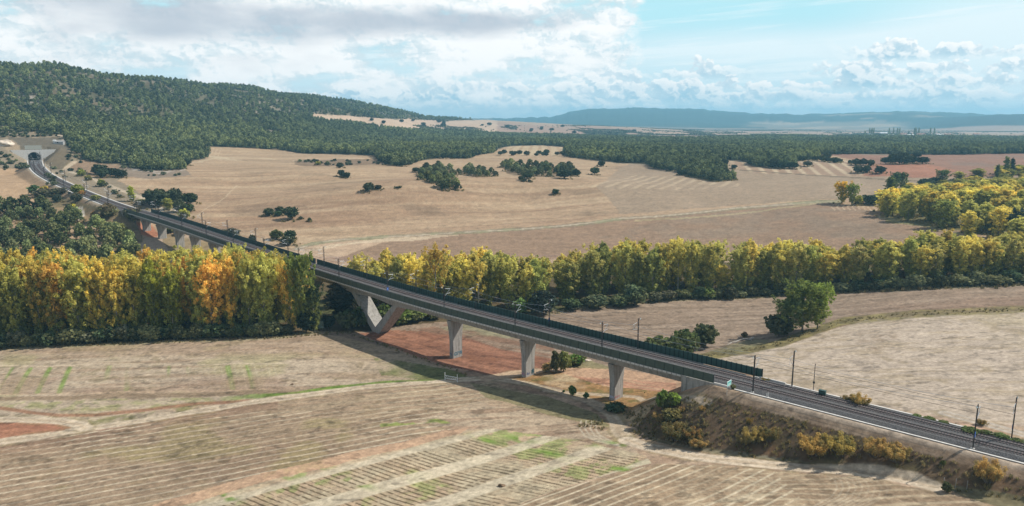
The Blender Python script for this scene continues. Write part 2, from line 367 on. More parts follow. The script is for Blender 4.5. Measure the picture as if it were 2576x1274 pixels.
FOREST_HI = [(-900, 140), (1240, 140), (1240, 299), (1180, 302), (1120, 306), (1040, 301), (960, 299), (880, 293), (800, 288), (766, 291), (790, 298), (835, 306), (880, 310), (930, 318), (990, 327), (1060, 331), (1150, 331), (1235, 338), (1300, 341), (1400, 342), (1500, 347), (1600, 350), (1680, 351), (1760, 352), (1900, 346),
          (2000, 343), (2090, 348), (2200, 345), (2360, 346), (2576, 349), (2700, 352), (2700, 384), (2500, 388), (2430, 390), (2350, 390), (2200, 388), (2060, 390), (2060, 400), (1990, 408), (2010, 420), (1960, 424), (1890, 420), (1880, 408), (1830, 402), (1808, 415), (1828, 440), (1850, 454),
          (1800, 458), (1740, 446), (1700, 432), (1640, 424), (1625, 412), (1560, 410), (1500, 404), (1425, 396), (1418, 382), (1430, 370), (1360, 366), (1290, 367), (1252, 374), (1240, 386), (1200, 391), (1180, 400), (1150, 400), (1110, 396), (1060, 404), (1030, 416), (990, 418), (958, 408), (940, 392),
          (860, 388), (770, 387), (700, 378), (620, 373), (560, 370), (500, 368), (528, 384), (520, 400), (452, 408), (470, 426), (430, 430), (360, 428), (300, 413), (250, 414), (196, 398), (172, 372), (160, 340), (120, 338), (60, 324), (0, 318), (-900, 345)]
GROVES = [[(1055, 452), (1060, 430), (1100, 425), (1140, 432), (1150, 448), (1125, 460), (1085, 462)], [(1150, 440), (1180, 430), (1240, 436), (1255, 444), (1200, 447)], [(1105, 468), (1150, 468), (1155, 480), (1110, 481)],
          [(1262, 420), (1290, 416), (1380, 420), (1440, 428), (1455, 440), (1420, 446), (1330, 446), (1275, 438)]]
PINES_LL = [(-60, 522), (120, 535), (185, 545), (215, 560), (262, 578), (300, 592), (330, 600), (362, 618), (345, 655), (200, 680), (-100, 690)]
ROAD = [(-200, 1150), (0, 1111), (105, 1098), (215, 1080), (320, 1064), (450, 1043), (560, 1024), (700, 1003), (800, 990), (900, 976), (1000, 967), (1110, 960), (1180, 953), (1250, 954), (1330, 966), (1400, 984), (1462, 1001), (1505, 1020), (1535, 1040), (1550, 1062), (1556, 1085), (1580, 1108), (1630, 1125), (1700, 1139), (1800, 1156),
        (1900, 1167), (2000, 1175), (2120, 1184), (2230, 1197), (2300, 1212), (2370, 1232)]
ROAD2 = [(-200, 1060), (0, 1056), (80, 1056), (150, 1060), (195, 1066), (214, 1076), (215, 1082)]
ROAD3 = [(1225, 952), (1270, 944), (1320, 936), (1350, 934)]
ROAD4 = [(1370, 984), (1400, 985), (1450, 990), (1526, 994), (1600, 997), (1652, 999), (1708, 1004), (1780, 1012)]
TRACKM = [(745, 628), (790, 612), (860, 603), (960, 597), (1060, 592), (1160, 585), (1300, 578), (1400, 570), (1500, 559), (1560, 550), (1640, 546), (1760, 535), (1850, 524), (1960, 516), (2060, 508), (2110, 507)]
TRACKP = [(157, 428), (175, 415), (195, 406), (190, 420), (172, 432), (196, 438), (240, 452), (270, 466), (300, 478), (360, 500), (410, 522), (470, 540)]
def build_ground():
    azs = np.radians(np.r_[np.arange(-62, -41, .6), np.linspace(-41, 41, 1150), np.arange(41.6, 62.5, .6)])
    rs = [62.0]
    while rs[-1] < 13500:
        r = rs[-1]; rs.append(r+min(max(.22, r*r/78000), max(1.2, r*.0052)) if r < 4500 else r*1.02)
    rs = np.array(rs); na, nr = len(azs), len(rs)
    R, Z_ = np.meshgrid(rs, azs, indexing='ij')
    x = (R*np.sin(Z_)).ravel(); y = (R*np.cos(Z_)).ravel(); z = terrain(x, y)
    X, Y = proj(x, y, z); r = R.ravel(); az = Z_.ravel()
    s, n = sn(x, y)
    C = np.empty((len(x), 3)); wob = (fbm(x, y, 9, 3, 51)-.5)
    pxm = r*r/(FOC*80)                                   # metres of ground per survey pixel
    Xw = X+wob*14*np.clip(160/r, .1, 1); Yw = Y+(fbm(x, y, 14, 3, 52)-.5)*9*np.clip(220/r, .1, 1)
    fa = np.clip((r-380)/300, 0, 1); Xw = Xw+fa*((fbm(x, y, 45, 4, 53)-.5)*22); Yw = Yw+fa*((fbm(x, y, 60, 4, 54)-.5)*9)
    def blend(m, col, k=1.0):
        m = np.clip(np.asarray(m, float)*k, 0, 1)[:, None]; C[:] = C*(1-m)+np.asarray(col)*m
    def reg(P, col, soft=0): m = in_poly(Xw, Yw, P); blend(m, col); return m
    f1 = fbm(x, y, 90, 4, 61); f2 = fbm(x, y, 18, 4, 62); f3 = fbm(x, y, 3.2, 3, 63); f4 = fbm(x, y, 420, 3, 64); f5 = fbm(x, y, 1.1, 2, 65)
    def along(d, P0, P1, la, lb, seed):                  # noise stretched along the direction P0 -> P1
        a, b = wpt(*P0), wpt(*P1); u = (b-a)/np.hypot(*(b-a)); return fbm(x*u[0]+y*u[1], (-x*u[1]+y*u[0])*la/lb, la, 3, seed)
    # --- plains beyond the river
    C[:] = A(186, 157, 125)
    blend(sstep(f1, .45, .7), A(172, 140, 111), .7); blend(sstep(f4, .5, .75), A(204, 176, 144), .5)
    stt = along(0, (900, 560), (1500, 530), 260, 7, 71); blend(sstep(stt, .52, .72), A(208, 182, 148), .65); blend(sstep(stt, .48, .28), A(160, 130, 104), .6)
    st2 = along(0, (900, 440), (1500, 430), 140, 5, 72); blend(sstep(st2, .56, .74), A(204, 178, 144), .5); blend(sstep(fbm(x*.4, y, 26, 4, 73), .62, .74), A(140, 120, 98), .5)
    up_m = np.clip((520-Y)/120, 0, 1)*(az < math.radians(8)); blend(up_m, A(196, 168, 134), .5)
    reg([(1600, 400), (1830, 400), (1900, 425), (2576, 440), (2576, 470), (2110, 500), (1850, 515), (1560, 540), (1500, 470)], A(176, 154, 128))
    reg([(1560, 552), (1850, 527), (2100, 510), (2240, 540), (2400, 578), (2576, 640), (1700, 640), (900, 660), (740, 640), (1000, 600)], A(168, 140, 114))
    blend(in_poly(Xw, Yw, [(1500, 600), (1700, 545), (2000, 520), (2210, 530), (2300, 600)]) * sstep(f2, .3, .7), A(158, 138, 116), .8)
    reg([(700, 640), (790, 610), (1000, 601), (1100, 596), (960, 612), (850, 650)], A(203, 175, 145))
    # far striped stubble, red earth
    def stripes(P, P0, P1, per, col, k=1, sharp=.5, seed=0, wig=.35, c0=None, crop=None):
        m = in_poly(Xw, Yw, P)
        if crop is not None: m = m & crop
        if not m.any(): return
        if c0 is not None: blend(m, c0)
        a, b = wpt(*P0), wpt(*P1); u = (b-a)/np.hypot(*(b-a)); q = (-(x[m]-a[0])*u[1]+(y[m]-a[1])*u[0])/per
        q = q+wig*(fbm(x[m], y[m], per*9, 2, seed+3)-.5); w = np.abs((q % 1)-.5)*2
        ln = (x[m]-a[0])*u[0]+(y[m]-a[1])*u[1]
        v = sstep(w, sharp, min(1, sharp+.3))*(.35+.65*sstep(fbm(ln/6, q*1.0, 4, 3, seed+5), .28, .6))*k
        mm = np.zeros(len(x)); mm[m] = v; blend(mm, col)
    pale = A(216, 194, 160)
    stripes([(1245, 388), (1290, 367), (1430, 370), (1425, 396), (1330, 392)], (1300, 388), (1316, 368), 16, A(190, 160, 125), 1, .5, 1, .2, A(208, 184, 148))
    stripes([(1828, 402), (2010, 405), (2150, 405), (2180, 420), (2165, 445), (1900, 436), (1850, 425)], (1950, 430), (1925, 405), 14, pale, .9, .5, 2, .2, A(178, 150, 124))
    reg([(2060, 388), (2576, 382), (2700, 384), (2700, 450), (2576, 442), (2300, 446), (2170, 444), (2185, 418), (2140, 402)], A(162, 124, 102))
    blend(in_poly(Xw, Yw, [(2160, 444), (2190, 415), (2330, 412), (2400, 430), (2350, 446)])*sstep(f1, .3, .6), A(186, 132, 104), .8)
    blend(in_poly(Xw, Yw, [(2350, 385), (2700, 382), (2700, 440), (2400, 415)])*sstep(f1, .35, .65), A(152, 126, 108), .8)
    blend(line_d(X, Y, [(1860, 428), (2050, 442), (2340, 458)]) < 1.2, A(105, 92, 72), .7)
    stripes([(1440, 470), (1600, 440), (1850, 456), (1860, 470), (1700, 478), (1540, 474)], (1600, 470), (1690, 440), 11, pale, .5, .45, 3)
    for q_ in range(5): blend(line_d(X, Y, [(520+q_*9, 374), (508+q_*10, 392+q_), (560+q_*12, 404)]) < .9, pale, .6)
    for q_ in range(9): blend(line_d(X, Y, [(2100+q_*14, 512), (2092+q_*13, 521), (2100+q_*13, 529)]) < 1.0, pale, .75)
    for k_, (a_, b_) in enumerate((((560, 395), (300, 440)), ((700, 400), (470, 392)), ((600, 470), (500, 540)), ((920, 400), (730, 405)))): blend(line_d(Xw, Yw, [a_, b_]) < 1.1, pale, .6)
    blend(in_poly(Xw, Yw, [(735, 404), (780, 402), (860, 402), (940, 403), (970, 412), (900, 418), (800, 420), (745, 416)]), A(140, 118, 95), .8)
    # river-side field tracks and the farm track through the plain
    for k_ in range(7): blend(line_d(Xw, Yw, [(740+k_*16, 642-k_*3), (800+k_*20, 622-k_*3), (900+k_*26, 612-k_*2.5), (1040+k_*20, 606-k_*2.5)], 2) < 1.6, A(222, 200, 168), .7)
    dm = line_d(X, Yw, TRACKM, 2.2); blend(sstep(dm, 11, 6), A(148, 138, 112), .75*np.clip(.4+f2, 0, 1)); blend(sstep(line_d(X, Y, TRACKM, 2.2), 3.6, 2.4), A(205, 190, 165), .9)
    blend((dm < 9)*sstep(f2, .55, .62)*(X > 700), A(152, 150, 112), .6)
    blend(line_d(X, Yw, [(1600, 556), (1800, 544), (2060, 512)], 2.2) < 4, A(196, 182, 140), .6)
    # far lands
    fm = (r > 2300) & (Y < 352); blend(fm, A(190, 164, 138)); blend(fm*sstep(f4, .45, .65), A(180, 150, 130), .8)
    blend(in_poly(Xw, Yw, [(760, 286), (1250, 296), (1250, 345), (760, 330)]), A(212, 184, 156)); blend(in_poly(Xw, Yw, [(1060, 288), (1130, 294), (1180, 303), (1120, 300)]), A(222, 196, 160))
    blend(fm*(r > 4200)*sstep(fbm(x*.5, y, 500, 3, 66), .5, .56), A(95, 92, 70), .8)
    bh = (r > 6100); hz = sstep(Y, 312, 300)
    blend(bh, A(150, 135, 112)); wood = sstep(fbm(x, y*2.2, 620, 5, 77)+.30*hz-.13-.10*sstep(X, 1850, 2100), .42, .48); wood = np.maximum(wood, sstep(X, 1950, 1850)*sstep(Y, 324, 316)*(X > 1200)); blend(bh*wood, A(66, 82, 66)*.8)
    blend(bh*(1-wood)*sstep(fbm(x, y, 260, 3, 78), .45, .6), A(190, 165, 135)); blend(bh*(z > 8)*sstep(az, math.radians(27), math.radians(29))*(r < 7400), A(66, 76, 66)*.8)
    # hill and pine-wood floor
    fo = in_poly(Xw, Yw, FOREST_HI); blend(fo, A(124, 112, 88)); blend(fo*sstep(f2, .45, .62), A(148, 136, 114), .85); blend(fo*sstep(f1, .42, .62), A(88, 90, 62), .6)
    for gp in GROVES: blend(in_poly(X, Y, gp), A(120, 100, 75), .7)
    for P in ([(655, 322), (690, 330), (720, 342), (690, 345), (660, 334)], [(960, 376), (1010, 372), (1030, 380), (970, 386)], [(60, 258), (120, 262), (200, 296), (150, 292), (90, 272)], [(20, 240), (120, 244), (110, 252), (20, 250)]): blend(in_poly(Xw, Yw, P)*sstep(f2, .35, .5), A(190, 178, 162), .85)
    # around the tunnel and far end of the line
    reg([(0, 318), (60, 326), (150, 342), (172, 372), (200, 402), (300, 416), (330, 438), (310, 450), (300, 455), (450, 540), (480, 570), (330, 545), (250, 520), (200, 498), (130, 475), (105, 440), (50, 424), (-50, 425), (-50, 318)], A(158, 142, 118))
    reg([(20, 345), (170, 345), (178, 372), (150, 400), (60, 385), (20, 360)], A(122, 112, 95)); reg([(0, 356), (30, 352), (80, 398), (68, 404), (30, 382), (0, 368)], A(176, 154, 126))
    reg([(130, 374), (160, 372), (190, 404), (160, 426), (130, 430), (105, 405)], A(128, 114, 92)); reg([(-60, 428), (40, 425), (75, 432), (105, 462), (112, 480), (90, 505), (0, 520), (-60, 520)], A(197, 165, 130))
    reg([(188, 410), (215, 402), (300, 418), (310, 440), (260, 452), (215, 440), (185, 430)], A(168, 140, 112)); reg([(290, 425), (360, 415), (470, 430), (480, 440), (380, 450), (300, 446)], A(156, 138, 118))
    blend(in_poly(Xw, Yw, [(330, 408), (400, 400), (470, 428), (400, 440), (330, 430)])*sstep(f3, .4, .55), A(200, 188, 172), .8)
    reg([(112, 480), (250, 520), (330, 545), (350, 570), (360, 610), (300, 600), (250, 575), (180, 545), (100, 520), (95, 500)], A(132, 118, 88)); blend(in_poly(Xw, Yw, [(100, 490), (340, 560), (360, 610), (90, 520)])*sstep(f2, .45, .6), A(172, 146, 112), .8)
    reg([(340, 555), (375, 560), (400, 590), (390, 600), (355, 590)], A(186, 128, 98)); reg([(362, 600), (480, 590), (520, 640), (340, 640)], A(200, 175, 150)); blend(in_poly(Xw, Yw, [(400, 590), (600, 590), (700, 640), (430, 640)])*sstep(f2, .4, .6), A(150, 132, 96), .8)
    reg([(183, 525), (210, 518), (215, 532), (212, 545), (195, 560)], A(216, 204, 184))
    # --- river corridor floor
    riv = in_poly(Xw, Yw, [(-400, 890), (0, 874), (320, 862), (560, 850), (700, 846), (800, 832), (880, 838), (960, 828), (1100, 812), (1240, 800), (1330, 790), (1460, 774), (1700, 752), (1840, 750), (2100, 735), (2400, 722), (2700, 712), (2700, 640), (2300, 640), (1840, 660), (1000, 690), (860, 680), (0, 690), (-400, 700)])
    blend(riv, A(112, 96, 66)); blend(riv*sstep(f2, .5, .65), A(96, 104, 58), .7)
    gr = in_poly(Xw, Yw, [(2215, 520), (2230, 560), (2400, 578), (2700, 640), (2700, 440), (2330, 455)]); blend(gr, A(132, 122, 80))
    # --- fields on this side
    near_up = [(-400, 890), (0, 876), (320, 864), (700, 850), (840, 835), (1000, 880), (1110, 925), (1190, 952), (1110, 958), (900, 974), (560, 1022), (215, 1080), (-400, 1150)]
    reg(near_up, A(202, 182, 150)); lay = along(0, (100, 960), (900, 940), 34, 2.2, 81)
    nu = in_poly(Xw, Yw, near_up); blend(nu*sstep(lay, .5, .72), A(176, 150, 118), .75); blend(nu*sstep(f3, .6, .75), A(140, 126, 92), .55); blend(nu*sstep(f2, .55, .7), A(172, 164, 112), .5)
    blend(nu*sstep(Yw, 905, 885), A(178, 150, 120), .5); blend(sstep(line_d(X, Yw, [(-100, 924), (300, 918), (620, 915), (900, 918)], 2.5), 5, 2), A(216, 196, 162), .7)
    blend(in_poly(Xw, Yw, [(840, 838), (1000, 880), (1180, 945), (1000, 962), (900, 960), (860, 900), (760, 850)]), A(178, 156, 122), .4); blend(in_poly(Xw, Yw, [(940, 900), (1120, 925), (1185, 950), (1090, 958), (960, 945)])*sstep(f2, .3, .5), A(112, 122, 62), .8)  # faint brown: viaduct shadow put into the albedo; then a green patch
    # green drill rows
    m = in_poly(Xw, Yw, [(0, 925), (760, 918), (800, 945), (780, 978), (0, 992)])
    a0, a1 = wpt(430, 925), wpt(428, 980); ud = (a1-a0)/np.hypot(*(a1-a0)); q = -(x-a0[0])*ud[1]+(y-a0[1])*ud[0]+fbm(x, y, 30, 2, 83)*1.5
    row = sstep(np.abs((q/6.3) % 1-.5), .30, .46); blend(m*row*sstep(fbm(q, y*.1, 6, 3, 84), .42, .62), A(136, 160, 74), .85); row2 = sstep(np.abs((q/2.1) % 1-.5), .34, .48); blend(m*row2, A(214, 200, 166), .30*sstep(f2, .3, .7)); blend(m*sstep(Y, 940, 955)*sstep(f2, .35, .65), A(168, 138, 114), .55)
    blend(sstep(line_d(X, Yw, [(-100, 1003), (0, 1003), (300, 998), (560, 992), (760, 985), (900, 978)], 2), 13, 9)*(X < 900), A(158, 136, 106), .9); blend(sstep(line_d(X, Yw, [(0, 992), (300, 988), (700, 980)], 3), 6, 3), A(206, 176, 140), .6)
    blend(in_poly(Xw, Yw, [(0, 1012), (560, 1000), (900, 982), (560, 1018), (300, 1035), (0, 1030)])*sstep(f3, .4, .6), A(160, 160, 100), .6); blend(sstep(line_d(X, Yw, [(-100, 1015), (60, 1034), (150, 1046), (240, 1046), (380, 1030), (500, 1018), (640, 1010), (820, 1000)], 2), 11, 6), A(166, 122, 90), .85)
    blend(in_poly(Xw, Yw, [(220, 1060), (300, 1045), (520, 1018), (560, 1020), (420, 1044), (240, 1076)])*sstep(f3, .35, .6), A(134, 130, 80), .75)
    blend(sstep(line_d(X, Yw, [(560, 1004), (640, 999), (740, 990), (860, 975), (960, 966), (1110, 957)], 1.5), 11, 5)*sstep(X, 520, 700)*sstep(f3, .12, .3), A(116, 146, 54), .95)
    reg([(-400, 1062), (0, 1060), (80, 1060), (150, 1066), (182, 1078), (150, 1086), (60, 1098), (-60, 1112), (-400, 1150)], A(182, 130, 98)); blend(in_poly(Xw, Yw, [(0, 1062), (140, 1066), (160, 1076), (0, 1084)]), A(178, 124, 94), .6)
    # big striped field at the front left
    P1 = [(-400, 1180), (0, 1122), (220, 1088), (560, 1029), (900, 981), (1110, 965), (1240, 962), (1380, 1000), (1500, 1040), (1540, 1075), (1545, 1105), (1400, 1088), (1250, 1075), (1120, 1082), (640, 1200), (420, 1274), (300, 1500), (-400, 1500)]
    reg(P1, A(180, 155, 122)); m1 = in_poly(Xw, Yw, P1); d1 = along(0, (265, 1224), (817, 1121), 40, 3, 91)
    blend(m1*sstep(d1, .5, .72), A(190, 168, 132), .65); blend(m1*sstep(f1, .5, .72), A(152, 126, 98), .6); blend(m1*sstep(f3, .6, .78), A(140, 122, 88), .45); blend(m1*sstep(f2, .58, .7)*(Y > 1040), A(162, 150, 96), .5); blend(m1*sstep(Y-(1090-(X-200)*.17), 34, 4)*(X < 700), A(158, 126, 100), .6)
    stripes(P1, (265, 1224), (817, 1121), 3.3, A(228, 212, 176), 1.15, .70, 11, .8, None, (Y > 1035) & (X < 1330))
    stripes(P1, (265, 1224), (817, 1121), 3.3, A(150, 124, 94), .3, .3, 12, 1.5, None, (Y > 1035) & (X < 1330))
    stripes(P1, (900, 1010), (1150, 985), 4.2, A(206, 188, 152), .8, .6, 13, 1.5, None, (Y <= 1040) & (X > 700))
    pr = in_poly(Xw, Yw, [(1200, 1010), (1480, 1068), (1560, 1085), (1610, 1150), (1480, 1128), (1350, 1110), (1130, 1080), (1050, 1060)]); blend(pr, A(204, 182, 148), .75); blend(pr*sstep(lay*.5+f2*.5, .5, .62), A(168, 140, 110), .8)
    blend(in_poly(Xw, Yw, [(1180, 962), (1380, 1000), (1500, 1040), (1540, 1075), (1400, 1050), (1220, 1000)])*sstep(f2, .2, .5), A(136, 132, 88), .7)
    for k_ in range(4): blend(.75*sstep(line_d(X, Y, [(1462+k_*13, 1060), (1458+k_*13, 1078), (1470+k_*13, 1096), (1500+k_*12, 1110), (1560, 1122)]), 2.8, 1.4), A(222, 208, 176), .8)
    for Pg in ([(960, 1070), (1100, 1060), (1130, 1068)], [(690, 1225), (760, 1205), (640, 1245)]): blend(sstep(line_d(X, Yw, Pg), 6, 3)*sstep(f3, .35, .5), A(150, 165, 80), .8)
    for off in (0, 21): blend(.5*sstep(line_d(X, Y, [(555+off, 1236), (552+off, 1222), (538+off, 1208), (526+off, 1196), (532+off, 1184), (552+off, 1176)]), 2.4, 1.2), A(206, 184, 158), .6)
    # plot with short dark furrows
    P2 = [(300, 1300), (430, 1254), (640, 1196), (1120, 1085), (1250, 1078), (1350, 1094), (1480, 1116), (1620, 1146), (1640, 1166), (1560, 1186), (1400, 1232), (1280, 1280), (1200, 1500), (200, 1500)]
    reg(P2, A(206, 188, 150)); m2 = in_poly(Xw, Yw, P2); blend(m2*sstep(f3, .5, .68), A(186, 162, 126), .5); blend(m2*sstep(f2, .48, .66), A(208, 172, 134), .45); blend(m2*sstep(f2, .58, .66)*sstep(f3, .38, .55), A(160, 172, 100), .8)
    e0, e1 = wpt(520, 1262), wpt(1060, 1118); ub = (e1-e0)/np.hypot(*(e1-e0)); nb = np.array([ub[1], -ub[0]])
    qb = (x-e0[0])*nb[0]+(y-e0[1])*nb[1]; edge = sstep(qb, -.5, -3.0)
    l0, l1 = wpt(1300, 1118), wpt(1368, 1130); ul = (l1-l0)/np.hypot(*(l1-l0)); ql = (-(x-l0[0])*ul[1]+(y-l0[1])*ul[0])/1.55
    ql = ql+.25*(fbm(x, y, 6, 2, 95)-.5); wdt = np.abs((ql % 1)-.5)*2
    bw = 15.5; inb = sstep(np.abs(((qb-1.5)/bw) % 1-.5), .36, .31)*sstep(qb, .8, 2.0); idx = np.floor((qb-1.5)/bw)
    fade = sstep(Y-(1090+np.clip(X-1180, 0, 400)*.12), 4, 16); dk = sstep(wdt, .66, .82)*sstep(_h(np.floor(ql).astype(np.int64), idx.astype(np.int64), 3), .08, .3)
    blend(m2*inb*dk*fade*(r < 260)*sstep(f5, .15, .45), A(92, 74, 48), 1.0); blend(m2*inb*sstep(wdt, .35, .1)*sstep(f2, .5, .7), A(194, 160, 126), .5)
    blend(m2*(1-inb)*sstep(qb, 0, 2), A(222, 206, 170), .85)
    for c_ in ((1230, 1110), (1380, 1140), (1305, 1105), (1560, 1118), (570, 1252), (1560, 1180), (900, 1215), (1465, 1115)):
        w_ = wpt(*c_); dx_, dy_ = x-w_[0], y-w_[1]; aa = dx_*ul[0]+dy_*ul[1]; bb = -dx_*ul[1]+dy_*ul[0]; blend(np.exp(-(aa/4.5)**2-(bb/1.3)**2)*sstep(f3, .35, .55)*1.3, A(132, 160, 70), .75)
    blend(in_poly(Xw, Yw, [(300, 1300), (430, 1254), (640, 1196), (1120, 1085), (1180, 1076), (1160, 1090), (660, 1214), (470, 1268)]), A(210, 170, 132), .8)
    # right-hand striped field
    P3 = [(1290, 1278), (1400, 1234), (1560, 1190), (1660, 1166), (1800, 1170), (2000, 1188), (2200, 1205), (2350, 1240), (2600, 1274), (2600, 1500), (1200, 1500)]
    reg(P3, A(168, 144, 112)); m3 = in_poly(Xw, Yw, P3); blend(m3*sstep(f2, .42, .65), A(186, 160, 124), .7); blend(m3*sstep(f3, .5, .7), A(196, 176, 140), .4)
    stripes(P3, (1450, 1272), (1640, 1196), 2.6, A(226, 208, 170), 1.1, .62, 14, .8, None, X < 1950+(Y-1190))
    stripes(P3, (1800, 1250), (2200, 1235), 2.6, A(208, 188, 150), .75, .55, 15, 2.5, None, X > 1700)
    for k_ in range(9): blend(.6*sstep(f2, .3, .6)*sstep(line_d(X, Y, [(2080+k_*14, 1196+k_), (2100+k_*15, 1208), (2106+k_*16, 1228), (2092+k_*17, 1250), (2040+k_*16, 1278)]), 3, 1.5), A(222, 206, 172), .7)
    for k_ in range(5): blend(.8*sstep(f2, .3, .6)*sstep(line_d(X, Y, [(1850+k_*20, 1200), (1900+k_*18, 1222), (1880+k_*16, 1246), (1800+k_*14, 1262)]), 3, 1.5), A(216, 198, 160), .55)
    # red ground under the viaduct and fields behind it
    reg([(800, 836), (900, 838), (1000, 822), (1120, 812), (1240, 800), (1330, 790), (1460, 774), (1700, 752), (1840, 748), (2100, 735), (2400, 722), (2700, 710), (2700, 776), (2400, 786), (2180, 800), (2060, 830), (1960, 862), (1780, 900), (1760, 960), (1400, 925), (1235, 948), (1120, 918), (1000, 878)], A(164, 142, 116))
    hb = in_poly(Xw, Yw, [(1350, 900), (1350, 788), (1700, 752), (2100, 735), (2700, 710), (2700, 776), (2180, 800), (1960, 862), (1780, 900)]); sl = along(0, (1500, 800), (2300, 748), 60, 2.4, 101); blend(hb*sstep(sl, .48, .7), A(184, 162, 134), .7); blend(hb*sstep(sl, .45, .25), A(138, 118, 94), .7); blend(hb*sstep(f1, .4, .6)*(X > 2100), A(160, 130, 104), .6)
    rd = in_poly(Xw, Yw, [(905, 838), (980, 830), (1060, 832), (1160, 846), (1260, 878), (1400, 905), (1400, 925), (1235, 946), (1130, 922), (1000, 880)]); blend(rd, A(160, 114, 88)); rl = along(0, (1000, 840), (1250, 900), 30, 1.6, 102); blend(rd*sstep(rl, .5, .7), A(186, 136, 104), .7); blend(rd*sstep(rl, .45, .25), A(126, 90, 68), .75); blend(rd*sstep(f3, .55, .7), A(150, 104, 76), .5)
    blend(in_poly(Xw, Yw, [(1000, 834), (1120, 818), (1240, 802), (1340, 810), (1400, 870), (1380, 905), (1260, 880), (1160, 848)])*sstep(rl, .4, .6), A(150, 116, 90), .8); blend(in_poly(Xw, Yw, [(1100, 826), (1240, 804), (1340, 812), (1380, 850), (1200, 850)])*sstep(f2, .35, .55), A(160, 156, 116), .7)
    reg([(1385, 935), (1450, 918), (1560, 928), (1700, 955), (1790, 985), (1780, 1012), (1520, 984), (1400, 965)], A(208, 170, 132)); blend(in_poly(Xw, Yw, [(1430, 945), (1700, 965), (1700, 995), (1500, 975)])*sstep(rl, .4, .6), A(196, 142, 110), .7)
    ug = in_poly(Xw, Yw, [(1250, 952), (1330, 938), (1400, 935), (1520, 972), (1700, 990), (1720, 1030), (1640, 1060), (1560, 1060), (1520, 1015), (1400, 975)]); blend(ug, A(176, 138, 90)); blend(ug*sstep(f3, .5, .66), A(134, 122, 70), .8); blend(ug*sstep(f2, .55, .7), A(214, 190, 150), .7)
    blend(in_poly(Xw, Yw, [(1390, 895), (1480, 905), (1560, 930), (1440, 925), (1380, 915)]), A(150, 142, 98), .8)
    PF = [(1770, 905), (1900, 882), (1990, 866), (2060, 838), (2180, 805), (2400, 790), (2700, 780), (2700, 1140), (2576, 1100), (2300, 1050), (1990, 985), (1850, 930)]
    reg(PF, A(209, 190, 162)); mf = in_poly(Xw, Yw, PF); pl = along(0, (1950, 930), (2500, 915), 12, 1.6, 111); blend(mf*sstep(pl, .5, .75), A(186, 166, 130), .6); blend(mf*sstep(f2*.6+f3*.4, .56, .68), A(160, 142, 108), .6); blend(mf*sstep(f1, .55, .7), A(196, 180, 136), .5); blend(mf*sstep(Y-(1000+(X-2000)*.13), -10, 20), A(206, 164, 128), .8)
    blend(sstep(line_d(Xw, Yw, [(2170, 852), (2240, 850), (2200, 872)], 1), 26, 4)*sstep(f3, .35, .6), A(140, 120, 92), .6); blend(mf*sstep(Y-(1062+(X-2350)*.2), -6, 10), A(186, 132, 98), .6)
    vg = sstep(line_d(Xw, Yw, [(1740, 905), (1830, 888), (1960, 866), (2040, 836), (2120, 808), (2300, 791), (2576, 779), (2700, 775)], 1.6), 17, 11)*np.where(X > 2150, .75, 1)
    blend(vg, A(128, 118, 74), .9); blend(vg*sstep(f3, .45, .62), A(160, 146, 92), .8)
    blend(in_poly(Xw, Yw, [(1780, 886), (1900, 850), (1940, 856), (1850, 890)]), A(140, 134, 96), .7)
    # river margins: grassy kerbs of the poplar belts
    for P, w in (([(-100, 880), (320, 866), (700, 850), (800, 836)], 7), ([(1380, 790), (1460, 775), (1700, 754), (1840, 751), (2100, 736), (2600, 716)], 5), ([(2216, 546), (2300, 566), (2400, 584), (2576, 640)], 6)):
        blend(sstep(line_d(Xw, Yw, P, 2), w*1.6, w*.6)*sstep(f3, .25, .5), A(176, 166, 122), .7)
    # --- railway slopes and berm
    rn = (s > -75) & (s < 175); dl = n-CN
    sl_n = rn & (dl < -7.2) & (z > natural(x, y)+.25); sl_f = rn & (dl > 7.2) & (z > natural(x, y)+.25)
    blend(sl_n | sl_f, A(126, 104, 78)); blend((sl_n | sl_f)*sstep(f3, .42, .6), A(98, 86, 62), .85); blend((sl_n | sl_f)*sstep(f2, .5, .64), A(150, 116, 82), .6); blend(sl_n*(dl > -10.5)*1.0, A(196, 170, 138), .75*np.clip(.3+f3, 0, 1))
    toe = rn & (dl < -7) & in_poly(Xw, Yw, [(1590, 1060), (1640, 1110), (1800, 1145), (2100, 1172), (2330, 1200), (2576, 1240), (2700, 1280), (2700, 1100), (1700, 1000)]); blend(toe & ~sl_n, A(126, 116, 86)); blend((toe & ~sl_n)*sstep(f3, .45, .62), A(156, 146, 118), .7)
    reg([(2350, 1215), (2576, 1250), (2700, 1280), (2700, 1330), (2420, 1250)], A(134, 124, 90)); blend(sstep(line_d(X, Yw, [(2180, 1196), (2250, 1202), (2330, 1222), (2372, 1236)]), 12, 8), A(222, 196, 164), .9)
    dmin = np.full(len(x), 1e9); dside = np.zeros(len(x))
    for i0, i1 in ((0, I1), (I2, len(PATH))):
        P = PATH[i0:i1]; mk = (x > P[:, 0].min()-25) & (x < P[:, 0].max()+25) & (y > P[:, 1].min()-25) & (y < P[:, 1].max()+25)
        d, _ = _path_dist(x[mk], y[mk], i0, i1); dmin[mk] = np.minimum(dmin[mk], d)
    lon = (x-PORT[0])*PT[0]+(y-PORT[1])*PT[1]; dmin[(lon > 2) & (np.hypot(x-PORT[0], y-PORT[1]) < 80)] = 99
    blend(sstep(dmin, 9.2, 7.8), A(198, 178, 150), .95)
